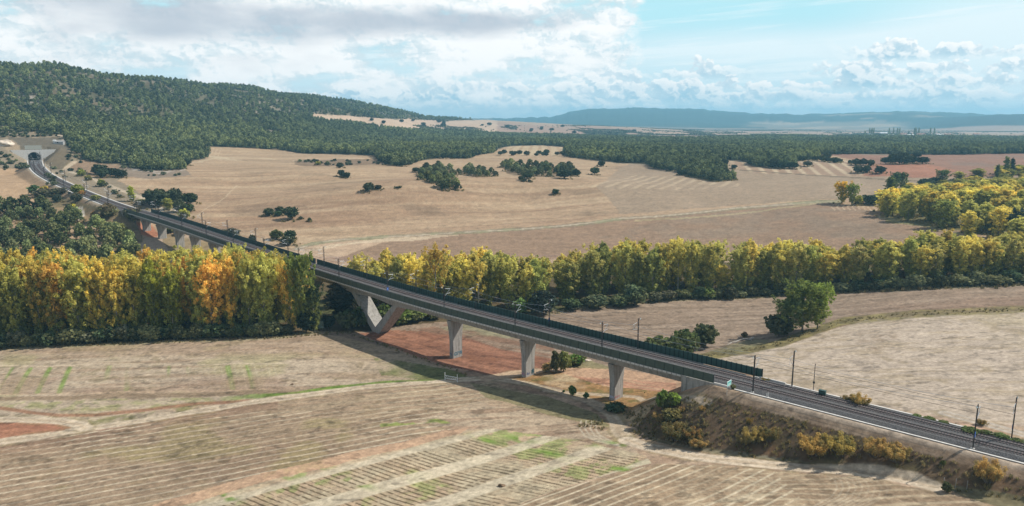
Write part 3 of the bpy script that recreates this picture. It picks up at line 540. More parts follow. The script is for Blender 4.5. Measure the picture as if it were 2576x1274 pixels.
    # roads
    def road(P, w, col=A(220, 200, 166), k=1.0):
        Wp = np.array(wpoly(P)); rough = resample(Wp, 2.0); mk = (x > Wp[:, 0].min()-9) & (x < Wp[:, 0].max()+9) & (y > Wp[:, 1].min()-9) & (y < Wp[:, 1].max()+9)
        d = np.full(len(x), 99.0); d[mk] = line_d(x[mk], y[mk], [tuple(p) for p in rough[::3]]+[tuple(rough[-1])]); d = d+wob*1.2
        e = sstep(d, w, w-.7); blend(e, col, k); blend(sstep(np.abs(d), .9, .3)*e, A(196, 172, 136), .55); blend(sstep(d, w+1.3, w+.3)*(1-e), A(150, 136, 92), .45*sstep(f3, .35, .6)); return d < w-.1
    rm = road(ROAD[:15], 2.5)
    rm |= road(ROAD[14:22], 2.3, A(206, 186, 152)); rm |= road(ROAD[21:], 2.6, A(226, 206, 172), 1.0); rm |= road(ROAD2, 2.4); rm |= road(ROAD3, 3.2, A(218, 188, 150)); rm |= road(ROAD4, 1.5, A(212, 192, 160))
    rp = road([(157, 430), (172, 418), (190, 406)], 3.2, A(212, 190, 160)); rp |= road([(168, 432), (196, 438), (240, 452), (270, 466), (300, 478), (360, 500), (410, 522), (455, 538)], 3.0, A(208, 190, 164)); rp |= road([(2378, 1040), (2440, 1056), (2520, 1078), (2600, 1100)], 2.2, A(204, 190, 166))
    rp |= road([(150, 340), (165, 352), (158, 360), (185, 364)], 3.0, A(206, 190, 166))
    # fine earth grain
    g1 = fbm(x, y, .8, 2, 121)-.5; g2 = fbm(x*.55, y, 1.6, 3, 122)-.5; g3 = fbm(x*.35, y*1.2, 5.5, 4, 123, .65)-.5; g4 = fbm(x*.3, y*1.1, 22, 4, 124, .6)-.5
    C *= (1+(.42*g1*np.clip(300/r, 0, 1)+.50*g2*np.clip(500/r, 0, 1)+.30*g3+.13*g4+.22*(f3-.5)+.12*(f2-.5))*np.where(r > 2500, .4, 1))[:, None]
    spk = sstep(fbm(x*.6, y, 2.2, 3, 125, .6), .63, .74)*(r < 420); C *= (1-.35*spk)[:, None]
    C *= np.where((r < 450)[:, None], np.array([[.99, .995, 1.08]]), 1.0); C[:] = np.clip(C, .005, .8)
    # faces
    I = np.arange((nr-1)*(na-1)); ii = I//(na-1); jj = I % (na-1); v0 = ii*na+jj
    F = np.stack([v0, v0+1, v0+na+1, v0+na], 1)          # facing up
    lat = (x-PORT[0])*PT[1]-(y-PORT[1])*PT[0]; hole = (np.abs(lat) < 6.6) & (lon > .2) & (lon < 8)
    fcx = hole[F].any(1) & ~(((lon < -1.5) | (np.abs(lat) > 8))[F].any(1))
    F = F[~fcx]
    fr = rm[F].all(1); frp = rp[F].all(1); R4 = r[F[:, 0]]; Z4 = np.abs(az[F[:, 0]])
    hill_m = (~fr & ~frp) & (r[F].min(1) > 6200)
    hl = np.interp(az, _ra, _rr); foot = np.interp(az, [math.radians(-50), math.radians(-35), math.radians(-27), math.radians(-15), 0, math.radians(15)], [700, 830, 960, 1150, 1900, 2600])
    hm2 = (~fr & ~frp & ~hill_m) & ((r > foot+60) & (az < math.radians(14)))[F].all(1) & (r[F].max(1) < 6200)
    groups = dict(farm_track=frp, dirt_road=fr, distant_hills=hill_m, wooded_hill=hm2); rest = ~(frp | fr | hill_m | hm2); groups['ground'] = rest
    m, g, b = principled('earth', .95, .1)
    at_ = g.N.new('ShaderNodeAttribute'); at_.attribute_name = 'Col'; tc = g.N.new('ShaderNodeTexCoord')
    n1 = g.noise(tc.outputs['Object'], .9, 6, .7); n2 = g.noise(tc.outputs['Object'], 6, 3, .6)
    k = g.mul(g.step(n1, .3, .7, .80, 1.18), g.step(n2, .3, .7, .86, 1.12)); g.L.new(g.bright(at_.outputs['Color'], k), b.inputs['Base Color'])
    bp = g.N.new('ShaderNodeBump'); bp.inputs['Strength'].default_value = .5; bp.inputs['Distance'].default_value = .35; g.L.new(n1, bp.inputs['Height']); g.L.new(bp.outputs[0], b.inputs['Normal'])
    V = np.stack([x, y, z], 1)
    for name, mask in groups.items():
        Fm = F[mask]; idx = np.unique(Fm); rem = np.zeros(len(x), np.int64); rem[idx] = np.arange(len(idx))
        me = make_mesh(name, V[idx], rem[Fm], m, True); a = me.color_attributes.new('Col', 'FLOAT_COLOR', 'POINT')
        a.data.foreach_set('color', np.c_[C[idx], np.ones(len(idx))].astype(np.float32).ravel()); o = link(name, me); tag(o, kind='structure')
    print('ground', len(x), 'verts'); return
build_ground()
# the sheet goes on behind and beside the camera
def back_ground():
    v = []; f = []; angs = np.radians(np.arange(62, 299, 6)); rs = [62, 300, 1200, 5000, 13000]
    for r in rs:
        for a in angs: v.append((r*math.sin(a), r*math.cos(a), float(terrain(np.array([r*math.sin(a)]), np.array([r*math.cos(a)]))[0])-.3 if r < 500 else 6))
    n = len(angs)
    for i in range(len(rs)-1):
        for j in range(n-1): f.append((i*n+j, i*n+j+1, (i+1)*n+j+1, (i+1)*n+j))
    m = plain('fallow_earth', A(190, 165, 130), .95, var=.2, scale=.01)
    tag(link('fallow_land', make_mesh('fallow_land', v, f, m)), kind='structure')
    az2 = np.radians(np.r_[np.arange(0, 361, 6)]); v = [(0, 0, float(natural(np.array([0.1]), np.array([0.1]))[0]))]; f = []
    for a in az2: v.append((62.5*math.sin(a), 62.5*math.cos(a), float(natural(np.array([62.5*math.sin(a)]), np.array([62.5*math.cos(a)]))[0])-.35))
    for j in range(len(az2)-1): f.append((0, j+2, j+1))
    tag(link('fallow_land', make_mesh('fallow_land', v, f, m)), kind='structure')
back_ground()

# ------------------------------------------------------------------ railway and viaduct
M = {}
def concrete():
    m, g, b = principled('concrete', .9, .2); tc = g.N.new('ShaderNodeTexCoord'); mp = g.N.new('ShaderNodeMapping'); mp.inputs['Scale'].default_value = (1.3, 1.3, .16)
    g.L.new(tc.outputs['Object'], mp.inputs[0]); st = g.noise(mp.outputs[0], 1.0, 5, .6); n = g.noise(tc.outputs['Object'], .7, 5, .6); sp = g.N.new('ShaderNodeSeparateXYZ'); g.L.new(tc.outputs['Object'], sp.inputs[0])
    jt = g.m('ABSOLUTE', g.sub(g.m('FRACT', g.mul(sp.outputs[2], .23)), .5)); jl = g.step(jt, .012, .0, 0, .6)
    c = g.mix(g.step(st, .42, .68), (.315, .295, .265), (.20, .185, .165)); c = g.mix(g.step(n, .5, .75, 0, .6), c, (.38, .36, .33)); c = g.mix(jl, c, (.14, .13, .12))
    g.L.new(c, b.inputs['Base Color']); bp = g.N.new('ShaderNodeBump'); bp.inputs['Strength'].default_value = .25; g.L.new(n, bp.inputs['Height']); g.L.new(bp.outputs[0], b.inputs['Normal']); return m
M['conc'] = concrete(); M['kerb'] = plain('pale_concrete', (.52, .50, .46), .85, var=.12, scale=.8)
def gravel():
    m, g, b = principled('ballast_stone', .95, .15); tc = g.N.new('ShaderNodeTexCoord'); n = g.noise(tc.outputs['Object'], 3.2, 6, .75); n2 = g.noise(tc.outputs['Object'], .12, 3, .5); v = g.voro(tc.outputs['Object'], 4, 1)
    c = g.mix(g.step(n, .36, .66), (.075, .072, .075), (.25, .245, .24)); c = g.mix(g.step(n2, .35, .7, 0, .45), c, (.19, .175, .155)); g.L.new(g.bright(c, g.step(v, .0, .7, 1.25, .6)), b.inputs['Base Color'])
    bp = g.N.new('ShaderNodeBump'); bp.inputs['Strength'].default_value = .9; bp.inputs['Distance'].default_value = .15; g.L.new(n, bp.inputs['Height']); g.L.new(bp.outputs[0], b.inputs['Normal']); return m
M['ballast'] = gravel(); M['rail'] = plain('rusty_rail', (.05, .038, .036), .55, .3, .2); M['sleeper'] = plain('sleeper_concrete', (.13, .105, .10), .9, var=.2, scale=2)
M['steel'] = plain('weathered_steel', (.055, .052, .052), .6, .5, .25); M['rust'] = plain('rusty_steel', (.15, .085, .06), .7, .3, .3)
M['panel'] = plain('dark_green_panel', (.032, .070, .058), .55, 0, .22, .4, .4); M['panel_out'] = plain('green_panel_face', (.062, .080, .062), .7, 0, .18, .35)
M['white'] = plain('white_paint', (.75, .75, .72), .6, var=.08); M['ins'] = plain('pale_insulator', (.72, .78, .74), .35, var=.05); M['galv'] = plain('galvanised_tube', (.45, .47, .48), .45, .5, .1); M['blue'] = plain('blue_plate', (.03, .12, .42), .5, var=.1)
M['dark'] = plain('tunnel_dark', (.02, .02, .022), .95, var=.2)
def P3(a, lat, dz): p, t, n = frame(a); return (p[0]+n[0]*lat, p[1]+n[1]*lat, p[2]+dz)
def sweep(a0, a1, prof, step=3.0, closed=True, ext=True):
    mb = MB(); aa = list(np.arange(a0, a1-1e-3, step))+[a1]; k = None
    for a in aa:
        pr = prof(a) if callable(prof) else prof; k = len(pr)
        mb.v += [P3(a, l, z) for l, z in pr]
    for i in range(len(aa)-1):
        for j in range(k if closed else k-1):
            j2 = (j+1) % k; mb.f.append((i*k+j, i*k+j2, (i+1)*k+j2, (i+1)*k+j))
    if closed: mb.f.append(tuple(range(k))[::-1]); mb.f.append(tuple((len(aa)-1)*k+j for j in range(k)))
    return mb
def pbuild(mb, name, mat, root, smooth=False, recalc=True):
    o = Vector(root.location) if root else Vector((0, 0, 0)); mb.v = [tuple(Vector(v)-o) for v in mb.v]
    if root and abs(root.rotation_euler.z) > 1e-6: R = Matrix.Rotation(-root.rotation_euler.z, 3, 'Z'); mb.v = [tuple(R @ Vector(v)) for v in mb.v]
    return mb.build(name, mat, root, None, smooth)
A_BE, A_FE = a_of_s(-69.5), a_of_s(-503)                  # deck joints
o = sweep(2, AEND, [(-5.55, -.02), (-4.45, .5), (-1.2, .5), (-.6, .42), (.6, .42), (1.2, .5), (4.45, .5), (5.55, -.02)], 4, False); tag(pbuild(o, 'ballast_bed', M['ballast'], None), kind='structure')
for lat in (-6.35, 6.35):
    tag(pbuild(sweep(2, a_of_s(-54), [(lat-.28, .0), (lat-.28, .10), (lat+.28, .10), (lat+.28, .0)], 4), 'concrete_walkway', M['kerb'], None), kind='structure')
    tag(pbuild(sweep(AB2+1, AEND-1, [(lat-.5, .0), (lat-.5, .12), (lat+.5, .12), (lat+.5, .0)], 4), 'concrete_walkway', M['kerb'], None), kind='structure')
def build_track(lat, label):
    root = empty('railway_track', P3(2, lat, .5), 0, label, 'railway track', 'two parallel railway tracks')
    for g_ in (-.76, .76):
        pbuild(sweep(2, AEND+20 if False else AEND, [(lat+g_-.05, .60), (lat+g_-.04, .78), (lat+g_+.04, .78), (lat+g_+.05, .60)], 4), 'rail', M['rail'], root)
    me = None; base = Vector(root.location)
    a0 = a_of_s(14); k = 0; rest = MB()
    for k in range(1700):
        a = a0+k*.62
        if a > AEND-60: break
        p, t, n = frame(a); ang = math.atan2(t[1], t[0]); c = Vector(P3(a, lat, 0))
        if k < 100:
            if me is None:
                mb = MB(); mb.box(-.15, .15, -1.3, 1.3, .46, .62); ob = mb.build('sleeper', M['sleeper'], root); me = ob.data
            else: ob = bpy.data.objects.new('sleeper', me); COL.objects.link(ob); ob.parent = root
            ob.location = c-base; ob.rotation_euler = (0, 0, ang)
        else:
            ca, sa = math.cos(ang), math.sin(ang); b = len(rest.v)
            for (xx, yy, zz) in ((-.15, -1.3, .46), (.15, -1.3, .46), (.15, 1.3, .46), (-.15, 1.3, .46), (-.15, -1.3, .62), (.15, -1.3, .62), (.15, 1.3, .62), (-.15, 1.3, .62)):
                rest.v.append((c.x+xx*ca-yy*sa, c.y+xx*sa+yy*ca, c.z+zz))
            rest.f += [tuple(b+i for i in q) for q in ((4, 5, 6, 7), (0, 1, 5, 4), (1, 2, 6, 5), (2, 3, 7, 6), (3, 0, 4, 7))]
    pbuild(rest, 'sleepers', M['sleeper'], root)['kind'] = 'stuff'
build_track(-2.25, 'railway track on the near side of the line, closer to the nameplate sign')
build_track(2.25, 'railway track on the far side, running beside the ribbed inner face of the barrier')

def box_at(mb, a, l0, l1, z0, z1, da0, da1):            # block in line coordinates around arc a
    p, t, n = frame(a); q = []
    for z in (z0, z1):
        for (d, l) in ((da0, l0), (da1, l0), (da1, l1), (da0, l1)): q.append((p[0]+t[0]*d+n[0]*l, p[1]+t[1]*d+n[1]*l, p[2]+z))
    mb.raw(q, [(3, 2, 1, 0), (4, 5, 6, 7), (0, 1, 5, 4), (1, 2, 6, 5), (2, 3, 7, 6), (3, 0, 4, 7)])
def text(name, s, size, mat, parent, p, t, nrm, ext=.01, bold=.0):  # flat lettering painted on a surface
    cu = bpy.data.curves.new(name, 'FONT'); cu.body = s; cu.size = size; cu.align_x = 'CENTER'; cu.align_y = 'CENTER'; cu.extrude = ext; cu.offset = bold; cu.resolution_u = 3
    tmp = bpy.data.objects.new('tmp', cu); COL.objects.link(tmp); bpy.context.view_layer.update(); me = bpy.data.meshes.new_from_object(tmp.evaluated_get(bpy.context.evaluated_depsgraph_get())); bpy.data.objects.remove(tmp); bpy.data.curves.remove(cu)
    me.materials.clear(); me.materials.append(mat); ob = bpy.data.objects.new(name, me); COL.objects.link(ob); X = Vector(t).normalized(); Z = Vector(nrm).normalized(); Y = Z.cross(X)
    ob.parent = parent; ob.matrix_parent_inverse = Matrix.Identity(4)
    mw = Matrix((X, Y, Z)).transposed().to_4x4(); loc = Vector((0, 0, 0)); q = parent
    while q is not None: loc += Vector(q.location); q = q.parent
    mw.translation = Vector(p)-loc; ob.matrix_local = mw; return ob
def gz(a, lat=0): p = P3(a, lat, 0); return float(terrain(np.array([p[0]]), np.array([p[1]]))[0])
def build_viaduct():
    root = empty('viaduct', P3(A_BE, 0, 0), 0, 'long concrete railway viaduct with green noise barriers crossing the autumn valley on piers', 'viaduct')
    V1, V2 = a_of_s(-215), a_of_s(-280)
    def prof(a):
        h = 3.1+.9*sum(math.exp(-((a-c)/9)**2) for c in (V1-15.5, V1+15.5, V2-15.5, V2+15.5))
        return [(-6.6, .28), (-6.6, -.38), (-3.9, -.85), (-3.2, -h), (3.2, -h), (3.9, -.85), (6.6, -.38), (6.6, .28), (6.1, .28), (6.1, -.03), (-6.1, -.03), (-6.1, .28)]
    pbuild(sweep(A_BE, A_FE, prof, 3), 'deck', M['conc'], root)
    # scalloped drip strip under the barrier
    mb = MB()
    for k in range(int((A_FE-A_BE)/1.5)):
        a = A_BE+.75+k*1.5; box_at(mb, a, -6.66, -6.602, -.2, .24, -.55, .55)
    pbuild(mb, 'edge_panel', M['kerb'], root)
    # abutments
    for a, sg in ((A_BE, -1), (A_FE, 1)):
        mb = MB(); g0 = min(gz(a, -7), gz(a, 7))-P3(a, 0, 0)[2]-4
        box_at(mb, a, -6.0, 6.0, g0, -.42, min(sg*.3, sg*17), max(sg*.3, sg*17)); box_at(mb, a, -6.3, -6.003, g0, .1, min(sg*.1, sg*13), max(sg*.1, sg*13)); box_at(mb, a, 6.003, 6.3, g0, .1, min(sg*.1, sg*13), max(sg*.1, sg*13))
        box_at(mb, a, -6.6, -6.303, -11 if sg < 0 else g0, .2, min(sg*.12, sg*1.5), max(sg*.12, sg*1.5)); box_at(mb, a, -6.1, 6.1, -.40, -.05, min(sg*.2, sg*12.8), max(sg*.2, sg*12.8))
        pbuild(mb, 'abutment', M['conc'], root)
    mb = MB(); box_at(mb, a_of_s(-57.5), -6.35, -5.95, -.2, .42, -2.6, 2.4); box_at(mb, a_of_s(-49), 5.95, 6.35, -.2, .5, -3.6, 3.6); pbuild(mb, 'parapet_end', M['kerb'], root)
    # wall piers that flare towards the deck
    spots = [-95, -131, -167, -326, -353, -380, -407, -431, -458, -482]; piers = []
    for s in spots:
        a = a_of_s(s); p, t, n = frame(a); g0 = gz(a)-.8; top = p[2]-3.32; mb = MB(); lv = [0, .25, .5, .62, .74, .86, .94, 1.0]; k = 0
        for f in lv:
            z = g0+(top-g0)*f; fl = max(0, (f-.45)/.55)**1.8; hw = 2.45+fl*1.15; ht = 1.0+fl*.12; c = .22
            for (d, l) in ((-ht+c, -hw), (ht-c, -hw), (ht, -hw+c), (ht, hw-c), (ht-c, hw), (-ht+c, hw), (-ht, hw-c), (-ht, -hw+c)):
                mb.v.append((p[0]+t[0]*d+n[0]*l, p[1]+t[1]*d+n[1]*l, z))
        for i in range(len(lv)-1):
            for j in range(8): mb.f.append((i*8+j, i*8+(j+1) % 8, (i+1)*8+(j+1) % 8, (i+1)*8+j))
        mb.f.append(tuple(range(56, 64))); mb.f.append(tuple(range(8))[::-1]); box_at(mb, a, -2.4, -1.4, -3.4, -3.08, -.5, .5); box_at(mb, a, 1.4, 2.4, -3.4, -3.08, -.5, .5)
        piers.append((s, pbuild(mb, 'pier', M['conc'], root), a))
    piers[0][1]['label'] = 'pier nearest the embankment, red and blue graffiti at its foot'; piers[1][1]['label'] = 'pier with pink, navy and teal graffiti at its foot'; piers[2][1]['label'] = 'pier on red soil with a blue and teal tag at its foot'
    for ac in (V1, V2):
        p, t, n = frame(ac); g0 = gz(ac)-.6; T = p[2]-3.5-g0
        for sg in (-1, 1):                               # each leaning arm is its own part, meeting at the foot
            mb = MB(); pr = [(0, 0), (1.7, 0), (17.2, T), (14.0, T), (0, 3.1)]
            for hw0, side in ((2.5, -1), (2.5, 1)):
                for d, z in pr: hw = 2.5+.5*z/T; mb.v.append((p[0]+t[0]*d*sg+n[0]*hw*side, p[1]+t[1]*d*sg+n[1]*hw*side, g0+z))
            mb.f += [(0, 1, 2, 3, 4), (9, 8, 7, 6, 5), (0, 5, 6, 1), (1, 6, 7, 2), (2, 7, 8, 3), (3, 8, 9, 4), (4, 9, 5, 0)]
            pbuild(mb, 'leaning_arm', M['conc'], root)
    # noise barriers
    def panel_mb(kind):
        mb = MB()
        if kind == 'far': L = 1.5; mb.box(.03, L-.03, -.05, .05, 0, 2.32); mb.box(-.10, .10, -.24, .12, 0, 2.48); mb.box(.05, L-.05, -.09, .07, 2.32, 2.40)
        else: L = 3.0; mb.box(.02, L-.02, -.05, .05, 0, 2.3); mb.box(-.06, .06, -.10, .10, 0, 2.36); mb.box(.02, L-.02, -.07, .07, 2.3, 2.36)
        return mb
    rib = plain('barrier_post', (.007, .016, .015), .6, var=.1)
    def ribs(me):
        me.materials.append(rib); idx = np.zeros(len(me.polygons), np.int32); idx[np.arange(len(idx)) % 18 // 6 == 1] = 1; me.polygons.foreach_set('material_index', idx)
    for kind, lat, a0, a1, L, nmax, mat in (('far', 6.36, a_of_s(-52), a_of_s(-489), 1.5, 62, M['panel']), ('near', -6.36, a_of_s(-60), a_of_s(-503), 3.0, 38, M['panel_out'])):
        me = None; rest = MB(); base = Vector(root.location); N = int((a1-a0)/L)
        for k in range(N):
            if kind == 'far' and k in (150, 160): continue
            a = a0+k*L; q0 = Vector(P3(a, lat, .26)); q1 = Vector(P3(a+L, lat, .26)); ang = math.atan2(q1.y-q0.y, q1.x-q0.x)
            if k < nmax:
                if me is None: ob = panel_mb(kind).build('barrier_panel', mat, root); me = ob.data; ribs(me)
                else: ob = bpy.data.objects.new('barrier_panel', me); COL.objects.link(ob); ob.parent = root
                ob.location = q0-base; ob.rotation_euler = (0, 0, ang)
            else:
                pm = panel_mb(kind); ca, sa = math.cos(ang), math.sin(ang); rest.raw([(q0.x+x*ca-y*sa, q0.y+x*sa+y*ca, q0.z+z+(q1.z-q0.z)*x/L) for x, y, z in pm.v], pm.f)
        bo = pbuild(rest, 'barrier_panels', mat, root); bo['kind'] = 'stuff'; ribs(bo.data)
    # spray paint at the feet of the three nearest piers
    ink = {k: plain('spray_'+k, c, .6, var=.1) for k, c in dict(navy=(.03, .05, .16), teal=(.03, .16, .18), blue=(.05, .12, .42), pink=(.38, .05, .22), red=(.28, .04, .06), pale=(.5, .55, .66), dark=(.03, .06, .07)).items()}
    def spray(i, words):
        s, pier, a = piers[i]; p, t, n = frame(a); g0 = gz(a)
        for face, st, dx, dz, size, c, bold in words:
            # 'e' = end face looking down the line towards the camera (normal -t), 'n' = narrow face (normal -n)
            if face == 'e': q = (p[0]-t[0]*1.006+n[0]*dx, p[1]-t[1]*1.006+n[1]*dx, g0+dz); X = (n[0], n[1], 0); Nn = (-t[0], -t[1], 0)
            else: q = (p[0]-n[0]*2.456-t[0]*dx, p[1]-n[1]*2.456-t[1]*dx, g0+dz); X = (-t[0], -t[1], 0); Nn = (-n[0], -n[1], 0)
            tx = text('graffiti', st, size, ink[c], pier, q, X, Nn, .004, bold)
    spray(0, [('n', 'GEU', 0, 1.15, .95, 'pale', .05), ('n', 'GEU', .02, 1.13, .95, 'blue', -.01), ('e', 'Kuos', -.9, 1.15, 1.25, 'red', .0)])
    spray(1, [('e', 'Bul', -1.1, 1.2, 1.25, 'navy', .02), ('e', '#', 1.25, 1.5, 2.4, 'dark', .09), ('e', 'B', 1.25, 1.45, 1.5, 'teal', .05), ('n', 'XU', .0, 1.2, 1.2, 'pink', .0)])
    spray(2, [('e', 'GSYB', .1, 1.6, 1.75, 'teal', .06), ('e', 'GSYB', .13, 1.58, 1.7, 'navy', -.005), ('n', 'RL', 0, 1.7, 1.3, 'navy', .01)])
build_viaduct()

# ------------------------------------------------------------------ catenary masts
def make_mast():
    root = empty('catenary_mast', (0, 0, 0)); mb = MB(); H = 10.0; w = .26
    for sx in (-1, 1): mb.tube([(sx*w, 0, 0), (sx*w*.8, 0, H)], .10, 4)
    k = 0; z = .4
    while z < H-.7: mb.tube([((-1)**k*w*.95, 0, z), ((-1)**(k+1)*w*.9, 0, z+.62)], .05, 4); z += .62; k += 1
    mb.build('pole', M['steel'], root)
    mb = MB(); mb.box(-.4, .4, -.4, .4, -.5, .12); mb.build('footing', M['kerb'], root)
    mb = MB(); mb.tube([(-1.15, 0, H-.05), (.3, 0, H+.02)], .06, 4); mb.build('bracket', M['steel'], root)
    mb = MB(); mb.tube([(-1.1, 0, H-.15), (-1.1, 0, H-.3), (-1.1, 0, H-.45), (-1.1, 0, H-.6)], [.06, .15, .15, .06], 8); mb.build('insulator', M['ins'], root)
    c = MB(); c.tube([(.3, 0, H-1.1), (2.9, 0, H-1.35)], .055, 6); c.tube([(.3, 0, H-3.6), (1.0, 0, H-3.2), (2.95, 0, H-1.4)], .055, 6); c.tube([(.9, 0, H-3.15), (3.1, 0, H-2.9)], .04, 6); c.tube([(2.4, 0, H-1.5), (2.9, 0, H-2.9)], .03, 4)
    c.build('cantilever', M['galv'], root)
    mb = MB()
    for zz in (H-1.05, H-3.6): mb.tube([(.28, 0, zz), (.42, 0, zz), (.55, 0, zz), (.75, 0, zz)], [.05, .13, .13, .05], 8)
    mb.build('insulator', M['rust'], root)
    return root
mast0 = make_mast(); used0 = [False]
def kids(o): return [c for c in bpy.data.objects if c.parent == o]
MKIDS = kids(mast0)
def place_tree_of(root, children, used, loc, rz, label, cat, group=None, scale=None):
    if not used[0]: r = root; used[0] = True
    else:
        r = root.copy(); COL.objects.link(r)
        for ch in children: c = ch.copy(); COL.objects.link(c); c.parent = r
    r.location = loc; r.rotation_euler = (0, 0, rz)
    if scale: r.scale = scale
    tag(r, label, cat, group); return r
near_s = [0, -49.5, -97.2, -132.4, -167.3, -201.7, -237.8]; far_s = [5.5, -43.3, -91, -126, -161.5, -196.5, -232, -268]
while near_s[-1] > -480: near_s.append(near_s[-1]-35)
while far_s[-1] > -480: far_s.append(far_s[-1]-35)
while a_of_s(near_s[-1]) < AEND-70: near_s.append(near_s[-1]-50)
while a_of_s(far_s[-1]) < AEND-70: far_s.append(far_s[-1]-50)
ordn = ['first', 'second', 'third', 'fourth', 'fifth', 'sixth', 'seventh', 'eighth', 'ninth', 'tenth', 'eleventh', 'twelfth', 'thirteenth', 'fourteenth', 'fifteenth', 'sixteenth', 'seventeenth', 'eighteenth', 'nineteenth', 'twentieth', '21st', '22nd', '23rd', '24th', '25th', '26th', '27th', '28th']
mast_tops = {}
for side, lst, lat in (('near', near_s, -5.15), ('far', far_s, 5.15)):
    for i, s in enumerate(lst):
        a = a_of_s(s); p, t, n = frame(a); x, y, z = P3(a, lat, 0)
        rz = math.atan2(n[1], n[0])+(math.pi if side == 'far' else 0)
        where = 'on the embankment' if s > -60 else ('on the viaduct' if s > -505 else 'on the curve to the tunnel')
        r = place_tree_of(mast0, MKIDS, used0, (x, y, z+.05), rz, f'catenary mast {where}, {ordn[i]} from the right on the {side} side', 'catenary mast', 'catenary masts along the railway')
        mast_tops[(side, i)] = a
        if (side, i) in (('near', 0), ('far', 0), ('near', 5), ('far', 3)):
            mb = MB(); mb.box(-.38, .38, -.14, -.09, 2.6, 3.7); mb.build('number_plate', M['blue'], r); mb = MB(); mb.box(-.06, .06, -.145, -.141, 2.95, 3.35); mb.build('plate_mark', M['white'], r)
for lat, lb in ((-2.3, 'thin overhead contact line hung above the near track'), (2.3, 'thin overhead contact line hung above the far track')):
    lst = near_s if lat < 0 else far_s; root = empty('overhead_line', P3(a_of_s(lst[0]), lat, 7), 0, lb, 'overhead wire')
    mc, cw, dr = MB(), MB(), MB(); pts = []; pts2 = []
    for i in range(len(lst)-1):
        a0, a1 = a_of_s(lst[i]), a_of_s(lst[i+1])
        for k in range(5):
            f = k/5; a = a0+(a1-a0)*f; pts.append(P3(a, lat, 8.6-1.1*(1-(2*f-1)**2))); pts2.append(P3(a, lat, 7.0))
            if k: dr.tube([P3(a, lat, 7.0), P3(a, lat, 8.6-1.1*(1-(2*f-1)**2))], .008, 3)
    mc.tube(pts, .035, 4); cw.tube(pts2, .035, 4); pbuild(mc, 'messenger_wire', M['galv'], root); pbuild(cw, 'contact_wire', M['rail'], root); pbuild(dr, 'droppers', M['galv'], root)

# ------------------------------------------------------------------ trackside and field objects
def sn_xy(s, lat): p = ORG+U*s+NV*(CN+lat); return p
def tz(x, y): return float(terrain(np.array([x]), np.array([y]))[0])
def nameplate():
    p = sn_xy(-54.6, -8.4); z = tz(*p); ang = math.atan2(NV[1], NV[0]); r = empty('nameplate_sign', (p[0], p[1], 15.5), ang, 'white and mint nameplate sign on two posts beside the end of the green barrier', 'sign')
    mb = MB(); mb.box(-1.2, 1.2, -.03, .03, 1.9, 3.3); mb.build('board', M['white'], r)
    mint = plain('mint_face', (.28, .62, .56), .5, var=.05); tl = plain('teal_letters', (.05, .30, .32), .5, var=.05); lf = plain('pale_letters', (.75, .8, .78), .5, var=.05)
    mb = MB(); mb.box(-1.1, 1.1, -.045, -.032, 1.98, 3.22); mb.build('face', mint, r)
    mb = MB(); rr = random.Random(4); xx = -.9
    while xx < .85: w = rr.choice((.09, .12, .14)); mb.box(xx, xx+w, -.055, -.047, 2.72, 2.97); xx += w+.06+(.1 if rr.random() < .2 else 0)
    mb.build('lettering', tl, r); mb = MB(); xx = -.5
    while xx < .45: w = rr.choice((.08, .11)); mb.box(xx, xx+w, -.055, -.047, 2.25, 2.45); xx += w+.06
    mb.build('lettering', lf, r)
    for xx in (-.85, .85): mb = MB(); mb.box(xx-.04, xx+.04, .035, .11, -.9, 3.15); mb.build('post', M['galv'], r)
nameplate()
def gate():
    a, b = at(1119.5, 956.5), at(1150.5, 962); L = math.hypot(*(b-a)[:2]); ang = math.atan2(b[1]-a[1], b[0]-a[0])
    r = empty('field_gate', tuple(a), ang, 'white painted metal field gate standing in the viaduct shadow by the dirt road', 'gate'); w = M['white']; dz = b[2]-a[2]
    for x, z in ((0, 0), (L, dz)): mb = MB(); mb.tube([(x, 0, z-.3), (x, 0, z+2.7)], .09, 6); mb.build('post', w, r)
    mb = MB(); mb.tube([(0, 0, 1.65), (L, 0, dz+1.65)], .07, 6); mb.tube([(0, 0, .7), (L, 0, dz+.7)], .07, 6)
    for k in range(1, 6): mb.tube([(L*k/6, 0, .7+dz*k/6), (L*k/6, 0, 1.65+dz*k/6)], .05, 6); mb.tube([(L*(k-1)/6, 0, .7+dz*(k-1)/6), (L*k/6, 0, 1.65+dz*k/6)], .03, 5)
    mb.build('gate_frame', w, r)
gate()
